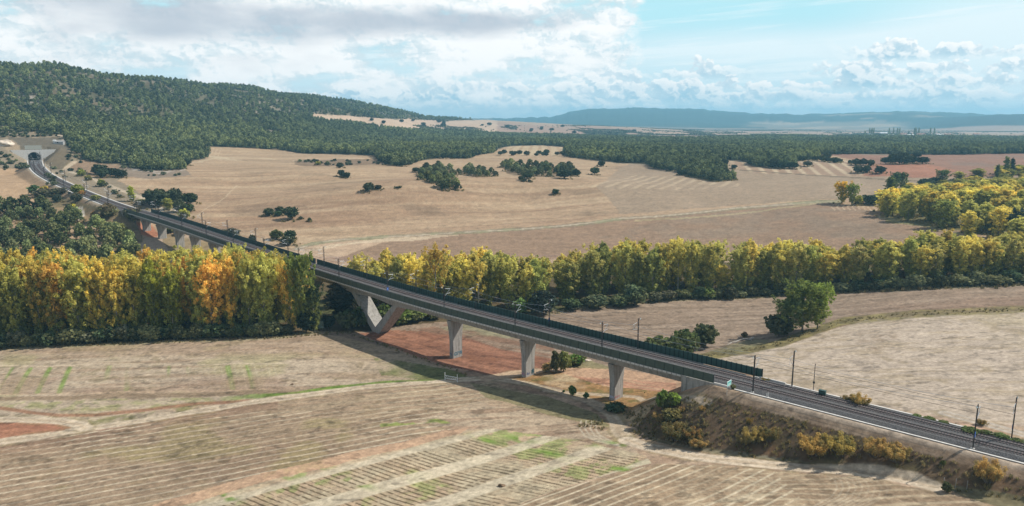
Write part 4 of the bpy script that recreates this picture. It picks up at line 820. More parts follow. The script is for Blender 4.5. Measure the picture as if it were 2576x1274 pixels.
def small_things():
    p = up(2068, 998, 70); r = empty('trackside_cabinet', (p[0], p[1], 15.75), math.atan2(U[1], U[0]), 'dark green equipment cabinet beyond the far track on the embankment', 'cabinet'); mb = MB(); mb.box(-.85, .85, -.4, .4, 0, 1.9); mb.build('housing', M['panel'], r)
    mb = MB(); mb.box(-.9, .9, -.46, .46, 1.9, 1.98); mb.build('roof', M['panel'], r); mb = MB(); mb.box(-.8, -.02, -.43, -.402, .1, 1.8); mb.box(.02, .8, -.43, -.402, .1, 1.8); mb.build('door', M['panel'], r)
    p = up(2046, 981, 70); z = tz(*p); r = empty('radio_pole', (p[0], p[1], z), 0, 'thin dark pole with a small box standing between the far mast and the cabinet', 'pole'); mb = MB(); mb.tube([(0, 0, -.2), (0, 0, 7.3)], .085, 6); mb.build('pole', M['steel'], r)
    mb = MB(); mb.box(-.22, .22, -.18, .18, 1.9, 2.4); mb.build('box', M['steel'], r)
    p = sn_xy(-45.2, -6.1); r = empty('marker_post', (p[0], p[1], 15.95), 0, 'pair of short white marker posts on the ballast edge near the second mast', 'marker'); 
    for d in (-.16, .16): mb = MB(); mb.box(d-.05, d+.05, -.05, .05, 0, 1.25); mb.build('post', M['white'], r)
    mb = MB(); mb.box(-.5, .5, -.3, .3, -.1, .06); mb.build('base', M['kerb'], r)
    for i, (px, py, h, lb) in enumerate(((2374, 1222, 1.9, 'leftmost of three thin fence posts at the foot of the embankment'), (2403, 1230, 2.3, 'tallest middle one of three thin fence posts at the foot of the embankment'), (2432, 1231, 1.9, 'rightmost of three thin fence posts at the foot of the embankment'))):
        q = at(px, py); mb = MB(); mb.tube([(0, 0, -.3), (0, 0, h-.1), (0, 0, h)], [.045, .045, .02], 6); mb.tube([(-.05, 0, h*.8), (.07, 0, h*.8)], .02, 4); o = mb.build('fence_post', M['galv'], None, tuple(q)); tag(o, lb, 'fence post', 'fence posts at the foot of the embankment')
    # fallen tree
    q = at(1880, 858); r = empty('fallen_tree', tuple(q), 0, 'bleached fallen tree lying on the grass verge beside the dark shrubs', 'fallen tree'); bark = plain('bleached_wood', (.42, .39, .34), .9, var=.25, scale=4)
    rt = np.array([1, -.0]); mb = MB(); k = .118
    def L3(zx, zy, h): w = at((2700+zx/4.2467)*.62891, (1340+zy/4.2467)*.62891); return (w[0]-q[0], w[1]-q[1], w[2]-q[2]+h)
    mb.tube([L3(1330, 65, .5), L3(1260, 95, .45), L3(1180, 85, .5), L3(1080, 110, .35), L3(1000, 150, .2)], [.28, .25, .2, .15, .08], 7); mb.build('trunk', bark, r, None, True)
    for pts in (((1180, 85, .5), (1100, 90, 1.0), (1040, 50, 1.4), (1010, 30, 1.5)), ((1080, 110, .35), (960, 150, .5), (880, 150, .3), (780, 135, .3)), ((960, 150, .4), (900, 175, .3), (860, 190, .2)), ((1260, 95, .45), (1300, 120, .8), (1290, 140, .9))):
        mb = MB(); mb.tube([L3(*p) for p in pts], list(np.linspace(.12, .04, len(pts))), 5); mb.build('branch', bark, r, None, True)
    def rock(px, py, size, col, label, grp=None, flat=.6):
        q = at(px, py); bm = bmesh.new(); bmesh.ops.create_icosphere(bm, subdivisions=3, radius=1); rr = random.Random(int(px*7+py))
        ph = [rr.uniform(0, 6) for _ in range(6)]
        for v in bm.verts:
            c = v.co; f = 1+.22*math.sin(3*c.x+ph[0])*math.cos(2.6*c.y+ph[1])+.12*math.sin(6*c.z+ph[2]+4*c.x)+.07*math.sin(9*c.y+ph[3])
            v.co = Vector((c.x*size[0], c.y*size[1], c.z*size[2]))*f
        me = bpy.data.meshes.new('boulder'); bm.to_mesh(me); bm.free(); me.materials.append(col); o = link('boulder', me, None, (q[0], q[1], q[2]+size[2]*.25)); tag(o, label, 'boulder', grp)
    rb = plain('brown_rock', (.15, .10, .06), .95, var=.4, scale=2); rp = plain('pale_rock', (.55, .46, .36), .95, var=.25, scale=.4)
    rock(1262, 1224, (.75, .55, .5), rb, 'brown boulder lying alone in the striped plot at the bottom'); rock(12, 366, (9, 7, 4.5), rp, 'large pale rock outcrop above the cutting at the left edge')
    rock(1478, 908, (1.3, .8, .45), rp, 'pale rubble stone on the grass under the viaduct by the green bushes'); rock(735, 968+.0, (.5, .4, .3), rb, 'small brown stone on the pale field left of the viaduct')
small_things()

# ------------------------------------------------------------------ tunnel mouth
def tunnel():
    ang = math.atan2(PT[1], PT[0]); z0 = PORT[2]
    r = empty('tunnel_portal', (PORT[0], PORT[1], z0), ang, 'pale concrete tunnel portal with dark arched mouth cut into the wooded hillside', 'tunnel')
    arch = []                                            # arch opening in (y, z)
    R = 5.7; zc = 3.1
    for k in range(25): th = math.radians(-32+k*(244/24)); arch.append((R*math.cos(th), zc+R*math.sin(th)))
    yb = arch[0][0]; T = 11.3
    mb = MB(); n = len(arch)
    for x in (0, 1.0):
        for (y, z) in arch: mb.v.append((x, y, z))
        for (y, z) in arch:
            th = math.atan2(z-zc, y); yy = max(-9, min(9, 14*math.cos(th))); zz = zc+14*math.sin(th) if abs(14*math.cos(th)) < 9 else zc+9*math.tan(th)*(1 if math.cos(th) > 0 else -1)
            zz = max(0 if abs(yy) >= 8.9 else 0, min(T, zz)); mb.v.append((x, yy, zz if z > 0.5 else -1.0))
    for k in range(n-1):
        mb.f += [(k, k+1, n+k+1, n+k), (2*n+k, 3*n+k, 3*n+k+1, 2*n+k+1), (k, 2*n+k, 2*n+k+1, k+1), (n+k, n+k+1, 3*n+k+1, 3*n+k)]
    mb.build('headwall', M['kerb'], r)
    for sg in (-1, 1):
        mb = MB(); v = []
        for x in (0, 1.0): v += [(x, sg*9.003, -1), (x, sg*9.003, T), (x, sg*20.5, T), (x, sg*11.5, -1)]
        mb.raw(v, [(0, 1, 2, 3), (7, 6, 5, 4), (0, 4, 5, 1), (1, 5, 6, 2), (2, 6, 7, 3), (3, 7, 4, 0)]); mb.build('wing_wall', M['kerb'], r)
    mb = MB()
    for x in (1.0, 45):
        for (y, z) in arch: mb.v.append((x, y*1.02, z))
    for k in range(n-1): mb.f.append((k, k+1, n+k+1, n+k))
    mb.f.append(tuple(range(n, 2*n))); mb.build('lining', M['dark'], r)  # near-black lining, end cap and floor: the bore's darkness put into the colour
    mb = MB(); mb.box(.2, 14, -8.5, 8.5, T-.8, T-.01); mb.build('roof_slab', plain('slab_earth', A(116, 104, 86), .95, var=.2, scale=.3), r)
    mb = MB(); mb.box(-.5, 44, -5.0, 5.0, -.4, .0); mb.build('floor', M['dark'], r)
    rf = MB()
tunnel()
def hut(px, py, w, d, h, wall, roof, label, cat='hut', rz=.3, grp=None, name='hut', win=True):
    q = at(px, py); r = empty(name, tuple(q), rz, label, cat, grp); mb = MB(); mb.box(-w/2, w/2, -d/2, d/2, -1, h); mb.build('wall', wall, r)
    mb = MB(); e = .35; mb.raw([(-w/2-e, -d/2-e, h), (w/2+e, -d/2-e, h), (w/2+e, d/2+e, h), (-w/2-e, d/2+e, h), (-w/2-e, 0, h+d*.22), (w/2+e, 0, h+d*.22)], [(0, 1, 5, 4), (2, 3, 4, 5), (0, 4, 3), (1, 2, 5), (3, 2, 1, 0)]); mb.build('roof', roof, r)
    if win:
        for k in range(max(1, int(w/5))): mb = MB(); x = -w/2+2+k*4.5; mb.box(x, x+1.1, -d/2-.04, -d/2-.003, 1.1, 2.3); mb.build('window', M['dark'], r)
    return r
tile = plain('clay_tile', (.34, .15, .10), .9, var=.2, scale=.5); plas = plain('plaster', (.55, .52, .47), .9, var=.1); grey = plain('grey_block', (.33, .33, .32), .9, var=.15); sheet = plain('pale_sheet_roof', (.6, .6, .6), .6, var=.1)
hut(151, 363, 8, 5, 2.8, grey, grey, 'small grey service hut above the tunnel mouth', rz=.2); hut(138, 361, 2.4, 2.4, 3.2, M['white'], M['white'], 'small white tank house left of the grey service hut', rz=.2, win=False)
vil = [(2188, 341, 16, 10, 5, M['white'], M['white'], 'white barn, leftmost building of the distant village'), (2222, 338, 34, 14, 5, plas, sheet, 'long barn with pale sheet roof in the distant village, second building from the left'), (2240, 343, 30, 10, 4, plas, sheet, 'low grey-roofed shed of the distant village below the long barn'),
       (2272, 342, 26, 12, 6, plas, tile, 'tile-roofed house below the left group of village poplars'), (2288, 343.5, 30, 12, 5, plas, sheet, 'pale-roofed shed between the two tile-roofed village houses'), (2316, 342, 34, 12, 6, plas, tile, 'wide house with bright red tile roof left of the middle village poplars'),
       (2362, 342.5, 30, 12, 5, plas, sheet, 'pale-roofed house right of the middle village poplars'), (2384, 342, 24, 11, 5, plas, tile, 'small tile-roofed house under the right group of village poplars'), (2455, 341, 22, 11, 5, plas, tile, 'tile-roofed house at the right end of the distant village')]
for v in vil: hut(v[0], v[1], v[2], v[3], v[4], v[5], v[6], v[7], 'house', .15, 'houses of the distant village', 'village_house')
for i, px in enumerate((1598, 1603.5, 1610, 1617)):
    w = np.array(up(px, 287, 1)); w = w/np.hypot(*w)*9500; z = tz(*w); mb = MB(); h = (48, 62, 60, 44)[i]; mb.tube([(0, 0, -4), (0, 0, h)], [2.2, 1.0], 5); mb.tube([(-4, 0, h*.7), (4, 0, h*.7)], .9, 4)
    tag(mb.build('antenna_mast', M['steel'], None, (w[0], w[1], z)), ('leftmost and short', 'second from left and tallest', 'third from left', 'rightmost and shortest')[i]+' antenna mast on the blue hilltop', 'antenna mast', 'antenna masts on the blue hill')

# ------------------------------------------------------------------ vegetation
def leaf_mat(name, second, tr=.3, jit=.12):
    m = bpy.data.materials.new(name); m.use_nodes = True; g = NT(m.node_tree); g.N.clear()
    oi = g.N.new('ShaderNodeObjectInfo'); at_ = g.N.new('ShaderNodeAttribute'); at_.attribute_name = 'tint'; sp = g.N.new('ShaderNodeSeparateColor'); g.L.new(at_.outputs['Color'], sp.inputs[0])
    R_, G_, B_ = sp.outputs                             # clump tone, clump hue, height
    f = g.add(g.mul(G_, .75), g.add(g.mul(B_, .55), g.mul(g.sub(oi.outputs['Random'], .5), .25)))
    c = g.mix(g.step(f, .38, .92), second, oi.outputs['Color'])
    ge = g.N.new('ShaderNodeNewGeometry'); pn = g.noise(ge.outputs['Position'], .0055, 4, .6); c = g.bright(g.mix(g.step(pn, .48, .66, 0, .5), c, g.vmath('MULTIPLY', c, (1.3, 1.22, .9))), g.step(pn, .3, .6, .85, 1.2))
    c = g.bright(c, g.mul(g.add(g.mul(R_, .85), .85), g.step(oi.outputs['Random'], 0, 1, 1-jit, 1+jit)))
    d = g.N.new('ShaderNodeBsdfDiffuse'); t = g.N.new('ShaderNodeBsdfTranslucent'); mx = g.N.new('ShaderNodeMixShader'); mx.inputs[0].default_value = tr; o = g.N.new('ShaderNodeOutputMaterial')
    g.L.new(c, d.inputs[0]); g.L.new(c, t.inputs[0]); g.L.new(d.outputs[0], mx.inputs[1]); g.L.new(t.outputs[0], mx.inputs[2]); g.L.new(mx.outputs[0], o.inputs[0]); return m
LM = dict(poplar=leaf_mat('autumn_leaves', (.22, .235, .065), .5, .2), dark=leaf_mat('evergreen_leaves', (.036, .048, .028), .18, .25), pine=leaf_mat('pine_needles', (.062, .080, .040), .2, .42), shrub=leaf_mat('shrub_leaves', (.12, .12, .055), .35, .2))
BARK = plain('bark', (.16, .14, .12), .95, var=.3, scale=1.5); BARKP = plain('pale_bark', (.26, .24, .20), .95, var=.3, scale=1.0)
def leaves(cent, rad, n, size, r, elong=1.0, upw=0.0, flat=.8):
    # n leaf clumps scattered round every centre; cent (k,3), rad (k,)
    k = len(cent); N = k*n; ci = np.repeat(np.arange(k), n); d = r.normal(size=(N, 3)); d /= np.linalg.norm(d, axis=1)[:, None]; rr = r.random(N)**.5
    p = cent[ci]+d*(rad[ci]*rr)[:, None]*np.array([1, 1, flat])
    nrm = d*.7+r.normal(size=(N, 3))*.6+np.array([0, 0, .25]); nrm /= np.linalg.norm(nrm, axis=1)[:, None]
    ref = r.normal(size=(N, 3)); ref[:, 2] += upw*3; a = np.cross(nrm, ref); a /= np.linalg.norm(a, axis=1)[:, None]+1e-9; b = np.cross(nrm, a)
    s = size*(.6+.8*r.random(N)); a = a*(s/elong**.5)[:, None]*.5; b = b*(s*elong**.5)[:, None]*.5
    v = np.stack([p-a-b, p+a-b*.6, p+a*.8+b, p-a*.9+b*.8], 1).reshape(-1, 3); f = np.arange(N*4).reshape(N, 4)
    ct = r.random(k); ch = r.random(k); tint = np.stack([np.clip(ct[ci]*.6+r.random(N)*.5, 0, 1), np.clip(ch[ci]*.8+r.random(N)*.25, 0, 1)], 1)
    return v, f, p, tint
def crown_mesh(name, parts, mat, H):
    V, F, T = [], [], []; b = 0
    for v, f, p, tint in parts: V.append(v); F.append(f+b); b += len(v); T.append(np.c_[tint, np.clip(p[:, 2]/H, 0, 1)])
    V = np.vstack(V); F = np.vstack(F); T = np.vstack(T); me = make_mesh(name, V, F, mat); a = me.color_attributes.new('tint', 'FLOAT_COLOR', 'POINT')
    T4 = np.repeat(np.c_[T, np.ones(len(T))], 4, axis=0); a.data.foreach_set('color', T4.astype(np.float32).ravel()); return me
def poplar_mesh(seed, H=27.0, W=4.3, dens=1.0, base=.0, top=1.9, size=.62, mat='poplar'):
    r = np.random.default_rng(seed); C, Rd = [], []; limbs = []; nb = int(44*dens)
    lean = r.normal(size=2)*.6
    for i in range(nb):
        f = base+(1-base)*(i+.5)/nb; z0 = H*f*.86; prof = W*(math.sin(math.pi*min(1, (f-base*.6)/(1-base*.6))**.75)**.7)*(1.0 if f < .75 else 1.0); prof = max(prof, W*.55 if f < .45 else 1.0)*(.72+.5*r.random()); a = i*2.4+r.random()*.9; L = prof
        rise = L*(1.1+.9*r.random())
        for q in (.3, .5, .7, .86, 1.0):
            j = r.normal(size=3)*.45; C.append((math.cos(a)*L*q+lean[0]*f+j[0], math.sin(a)*L*q+lean[1]*f+j[1], min(H-.3, z0+rise*q*1.25+j[2]))); Rd.append((.55+.75*r.random())*(1.15-.3*q))
        if i % 3 == 0: limbs.append(((lean[0]*f*.8, lean[1]*f*.8, z0), (math.cos(a)*L*.8+lean[0]*f, math.sin(a)*L*.8+lean[1]*f, min(H-.6, z0+rise*.8))))
    for k in range(5): C.append((lean[0]+r.normal()*.6, lean[1]+r.normal()*.6, H-.5-k*1.0*top/1.9)); Rd.append(.8+.22*k)
    me = crown_mesh('crown', [leaves(np.array(C), np.array(Rd), 30, size*.82, r, 1.4, .4, 1.35)], LM[mat], H)
    mb = MB(); mb.tube([(0, 0, -.6), (lean[0]*.2, lean[1]*.2, H*.3), (lean[0]*.6, lean[1]*.6, H*.65), (lean[0], lean[1], H*.95)], [.34, .27, .15, .04], 7)
    for a, b in limbs: mb.tube([a, b], [.12, .03], 4, False)
    t = make_mesh('trunk', mb.v, mb.f, BARKP, True); return me, t
def round_mesh(seed, mat, nC=42, n=30, size=.085, sq=.85, lift=.52, trunk=True, bark=None, elong=1.0, upw=0.0, cr=.17, open_=.0):
    # broad crown, unit width 1 and height 1
    r = np.random.default_rng(seed); C, Rd = [], []
    for i in range(nC):
        z = 1-2*(i+.5)/nC; a = i*2.39996+r.random()*.6; q = math.sqrt(max(0, 1-z*z)); k = .66+.42*r.random()
        C.append((math.cos(a)*q*.40*k, math.sin(a)*q*.40*k, lift+z*.42*sq*k)); Rd.append(cr*(.45+.75*r.random()))
    for i in range(8): C.append((r.normal()*.13, r.normal()*.13, lift+r.normal()*.12)); Rd.append(cr)
    me = crown_mesh('crown', [leaves(np.array(C), np.array(Rd), n, size, r, elong, upw)], LM[mat], 1.0)
    mb = MB(); mb.tube([(0, 0, -.08), (.01, 0, lift*.6), (.0, .02, lift*1.3)], [.045, .035, .012], 6)
    for k in range(5): a = k*1.3; mb.tube([(0, 0, lift*.35+k*.05), (math.cos(a)*.22, math.sin(a)*.22, lift+.08*k)], [.022, .008], 4, False)
    return me, make_mesh('trunk', mb.v, mb.f, bark or BARK, True)
def pine_mesh(seed, n=26, size=.085, nC=30):
    r = np.random.default_rng(seed); C, Rd = [], []
    for i in range(nC):
        f = (i+.5)/nC; z = .2+.78*f; w = .36*(1-(max(0, f-.2)/.8)**2.6)**.8*(.6+.55*r.random())+.02; a = i*2.4+r.random(); C.append((math.cos(a)*w, math.sin(a)*w, z+.03*r.random())); Rd.append(.145*(1.05-.25*f)*(.7+.6*r.random()))
    for i in range(5): C.append((0, 0, .35+.15*i)); Rd.append(.13)
    me = crown_mesh('crown', [leaves(np.array(C), np.array(Rd), n, size, r, 1.2)], LM['pine'], 1.0); mb = MB(); mb.tube([(0, 0, -.08), (0, 0, .5), (0, 0, .95)], [.028, .02, .006], 6)
    for k in range(6): a = k*2.1; z = .3+.09*k; mb.tube([(0, 0, z), (math.cos(a)*.2, math.sin(a)*.2, z+.07)], [.012, .005], 4, False)
    return me, make_mesh('trunk', mb.v, mb.f, BARK, True)
def feather_mesh(seed):                                  # wispy shrub of upright sprays
    r = np.random.default_rng(seed); C, Rd, P = [], [], []
    mb = MB()
    for i in range(36):
        a = r.random()*6.28; q = r.random()**.6*.5; h = .55+.45*r.random()*(1-.5*q); C.append((math.cos(a)*q*.8, math.sin(a)*q*.8, h*.55)); Rd.append(.13); C.append((math.cos(a)*q, math.sin(a)*q, h*.85)); Rd.append(.10)
        mb.tube([(math.cos(a)*q*.3, math.sin(a)*q*.3, -.04), (math.cos(a)*q, math.sin(a)*q, h*.85)], [.010, .003], 3, False)
    me = crown_mesh('crown', [leaves(np.array(C), np.array(Rd), 60, .036, r, 4.5, 1.2, 1.4)], LM['shrub'], 1.0); return me, make_mesh('stems', mb.v, mb.f, BARK)
KIND = {}
KIND['poplar'] = [poplar_mesh(11+i, W=3.9+.5*(i % 3), dens=(1.0, .9, 1.1, .85, 1.0, .95)[i]) for i in range(6)]
KIND['slim'] = [poplar_mesh(40+i, W=2.3, dens=.8, base=.06) for i in range(2)]
KIND['sparse'] = [poplar_mesh(50, W=4.6, dens=.42, base=.3, size=.5), poplar_mesh(51, W=4.0, dens=.34, base=.3, size=.5)]
KIND['leafy'] = [poplar_mesh(60, H=27, W=6.4, dens=1.5, base=.05), poplar_mesh(61, H=27, W=6.0, dens=1.35, base=.05)]; WREF = dict(leafy=13.0, slim=5.4, cypress=5.0)
KIND['oak'] = [round_mesh(70+i, 'dark') for i in range(4)]
KIND['bush'] = [round_mesh(80+i, 'shrub', 34, 26, .10, .8, .48) for i in range(4)]
KIND['feather'] = [feather_mesh(90+i) for i in range(4)]
KIND['pine'] = [pine_mesh(100+i) for i in range(4)]
KIND['pinelo'] = [pine_mesh(110+i, 7, .15, 20) for i in range(3)]
KIND['oaklo'] = [round_mesh(120+i, 'dark', 20, 7, .17, .8, .5) for i in range(3)]
KIND['cypress'] = [poplar_mesh(130, W=2.0, dens=1.0, base=.02, mat='dark', size=.6)]
PLANTS = []
rg = random.Random(21)
PARTN = dict(feather=('foliage', 'stems'), bush=('foliage', 'stems'))
def plant(kind, x, y, w, h, color, label, cat, group=None, name=None, z=None, var=None, trunk=True):
    k = rg.randrange(len(KIND[kind])) if var is None else var; cm, tm = KIND[kind][k]; z = tz(x, y) if z is None else z
    r = empty(name or cat.replace(' ', '_'), (x, y, z-.1), rg.random()*6.28, label, cat, group)
    tall = kind in ('poplar', 'slim', 'sparse', 'leafy', 'cypress'); q_ = w/WREF.get(kind, 8.6); s = (q_, q_, h/27.0) if tall else (w, w, h)
    pn = PARTN.get(kind, ('crown', 'trunk'))
    c = bpy.data.objects.new(pn[0], cm); COL.objects.link(c); c.parent = r; c.scale = s; c.color = (*color, 1)
    if trunk: t = bpy.data.objects.new(pn[1], tm); COL.objects.link(t); t.parent = r; t.scale = s
    PLANTS.append((x, y, max(w, 3))); return r
def toph(x, y, z, ytop):                                 # height that brings a top at (x, y) to survey line ytop
    _, b, c = ray(W0/2+0*x, ytop); X_, Y_ = proj(x, y, z); a, b, c = ray(float(X_), ytop); return CAMZ-z+math.hypot(x, y)*c/math.hypot(a, b)
def mixc(a, b, f): return tuple(a[i]*(1-f)+b[i]*f for i in range(3))
ORANGE, GOLD, YEL, OLIVE, GREEN, TAN = (.62, .39, .09), (.62, .47, .10), (.56, .50, .12), (.40, .39, .11), (.22, .27, .07), (.38, .31, .13)
def front_pts(line, gap, jit=.2):
    P = np.array([at(*p)[:2] for p in line]); Q = resample(P, gap); d = np.gradient(Q, axis=0); d /= np.hypot(d[:, 0], d[:, 1])[:, None]; n = np.stack([-d[:, 1], d[:, 0]], 1); n[n[:, 1] < 0] *= -1; return Q, d, n
# grove left of the viaduct
SKL = np.array([(-80, 640), (0, 642), (60, 628), (120, 620), (200, 640), (250, 634), (300, 630), (370, 624), (440, 640), (470, 622), (560, 614), (620, 622), (660, 618), (700, 628), (740, 640), (765, 668), (800, 700)], float)
Q, D, Nn = front_pts([(-70, 878), (320, 858), (560, 850), (700, 842), (768, 834)], 7.3)
rown = ['front', 'second', 'third', 'fourth', 'back']; cnt = 0
for k in range(5):
    for i in range(len(Q)):
        p = Q[i]+Nn[i]*(4+k*9.5+rg.uniform(-2.5, 2.5))+D[i]*((k % 2)*3.6+rg.uniform(-2, 2)); s_, n_ = sn(p[0], p[1])
        if n_ > -10.5: continue
        z = tz(*p); X_, _ = proj(p[0], p[1], z+20); yt = float(np.interp(X_, SKL[:, 0], SKL[:, 1]))+rg.uniform(-9, 20)+(16-4*k if k < 3 else 0); h = min(33, max(20, toph(p[0], p[1], z, yt)))
        f = rg.random(); c = mixc(ORANGE, GOLD, rg.random()) if f < .32 else (mixc(GOLD, YEL, rg.random()) if f < .68 else mixc(YEL, OLIVE, rg.uniform(.3, 1)))
        nm = 'orange' if f < .32 else ('golden yellow' if f < .68 else 'olive green')
        if abs(float(X_)-400) < 38 and k == 0: c = (.40, .40, .05); nm = 'yellow-green'
        plant('poplar', p[0], p[1], rg.uniform(7.4, 10.5), h, c, f'{nm} poplar in the {rown[k]} row of the dense grove left of the viaduct', 'poplar tree', 'poplars of the grove left of the viaduct', 'poplar_tree')
# belt right of and behind the viaduct
SKR = np.array([(780, 700), (840, 662), (880, 652), (920, 634), (1000, 630), (1060, 640), (1100, 626), (1150, 636), (1190, 628), (1260, 632), (1380, 634), (1440, 628), (1490, 606), (1560, 606), (1620, 600), (1680, 606), (1700, 594), (1750, 596), (1815, 604), (1828, 690), (1846, 690), (1856, 610), (1880, 594),
                (1960, 602), (2050, 598), (2150, 602), (2200, 592), (2300, 588), (2370, 584), (2440, 578), (2500, 582), (2576, 580), (2700, 578)], float)
Q, D, Nn = front_pts([(872, 790), (1000, 796), (1120, 790), (1240, 782), (1340, 774), (1460, 762), (1700, 745), (1840, 742), (2100, 728), (2400, 714), (2660, 704)], 7.4)
for k in range(3):
    for i in range(len(Q)):
        p = Q[i]+Nn[i]*(3+k*11.5+rg.uniform(-3, 3))+D[i]*((k % 2)*4+rg.uniform(-2.2, 2.2)); s_, n_ = sn(p[0], p[1])
        if n_ < 21: continue
        z = tz(*p); X_, Yb = proj(p[0], p[1], z+18); X_ = float(X_)
        if 1822 < X_ < 1850: continue
        yt = float(np.interp(X_, SKR[:, 0], SKR[:, 1]))+rg.uniform(-8, 20)+(12-6*k); h = min(34, max(15, toph(p[0], p[1], z, yt)))
        gl = 1.0 if X_ < 1420 else (.8 if X_ < 1840 else .6)
        if rg.random() < gl*.75: c = mixc(GOLD, YEL, rg.random()); nm = 'golden yellow'
        elif rg.random() < .45: c = mixc(YEL, OLIVE, rg.uniform(.35, .9)); nm = 'olive yellow'
        elif rg.random() < .6: c = mixc(TAN, OLIVE, rg.random()); nm = 'brownish olive'
        else: c = mixc(OLIVE, GREEN, rg.random()); nm = 'olive green'
        if 2380 < X_ < 2460 and k == 2: c = mixc(ORANGE, GOLD, .5); nm = 'bright orange'
        c = mixc(c, (.40, .36, .12), .38)
        where = 'just right of the viaduct' if X_ < 1200 else ('behind the masts' if X_ < 1500 else ('left of the gap in the belt' if X_ < 1830 else ('right of the gap in the belt' if X_ < 2200 else 'at the right end of the belt')))
        kd = 'poplar' if rg.random() > .10 else 'sparse'
        plant(kd, p[0], p[1], rg.uniform(8, 11), h, c, f'{nm} poplar, {("front", "middle", "back")[k]} row of the belt {where}', 'poplar tree', 'poplars of the belt right of the viaduct', 'poplar_tree')
def at_h(px, py, wpx, hpx):                              # base point and metric size from survey measures
    q = at(px, py); d = math.hypot(q[0], q[1]); dd = math.hypot(d, CAMZ-q[2]); return q, wpx*dd/FOC, hpx*dd/FOC*1.06
def single(kind, px, py, wpx, hpx, color, label, cat, group=None, name=None, dist=None, var=None):
    q, w, h = at_h(px, py, wpx, hpx); return plant(kind, q[0], q[1], w*1.08, h, color, label, cat, group, name, q[2], var)
single('sparse', 1096, 800, 64, 175, (.34, .24, .06), 'tall half bare poplar with dark forked trunk standing in front of the belt', 'poplar tree', 'poplars of the belt right of the viaduct', 'poplar_tree', var=0)
single('leafy', 762, 838, 62, 180, (.20, .24, .06), 'green-leaved poplar at the right end of the grove beside the viaduct', 'poplar tree', 'poplars of the grove left of the viaduct', 'poplar_tree')
single('leafy', 2018, 836, 84, 112, (.15, .185, .05), 'large green tree standing alone on the verge right of the viaduct', 'deciduous tree', None, 'deciduous_tree', var=0)
single('leafy', 1980, 844, 72, 86, (.11, .135, .05), 'dark green tree crowding the left side of the large verge tree', 'deciduous tree', None, 'deciduous_tree', var=1); single('leafy', 2056, 828, 62, 100, (.20, .245, .05), 'yellow-green tree leaning out right of the large verge tree', 'deciduous tree', None, 'deciduous_tree')
single('bush', 1960, 846, 60, 56, (.05, .055, .04), 'dark leafless-looking bush at the foot of the verge trees', 'bush', None, 'bush')
GP = 'evergreens by the leaning pier'
single('cypress', 858, 800, 56, 84, (.10, .085, .045), 'dark ragged conifer behind the leaning pier of the viaduct', 'conifer', GP, 'conifer'); single('cypress', 884, 804, 44, 84, (.07, .06, .035), 'smaller brown-green conifer right of the ragged one behind the leaning pier', 'conifer', GP, 'conifer')
single('leafy', 792, 838, 46, 112, (.03, .045, .022), 'dark ivy-clad tree at the right end of the golden grove', 'evergreen tree', GP, 'evergreen_tree'); single('oak', 770, 838, 44, 60, (.028, .04, .022), 'dark evergreen bush under the ivy-clad tree', 'bush', GP, 'bush'); single('oak', 826, 826, 36, 34, (.03, .038, .022), 'dark evergreen bush between the ivy-clad tree and leaning pier', 'bush', GP, 'bush')
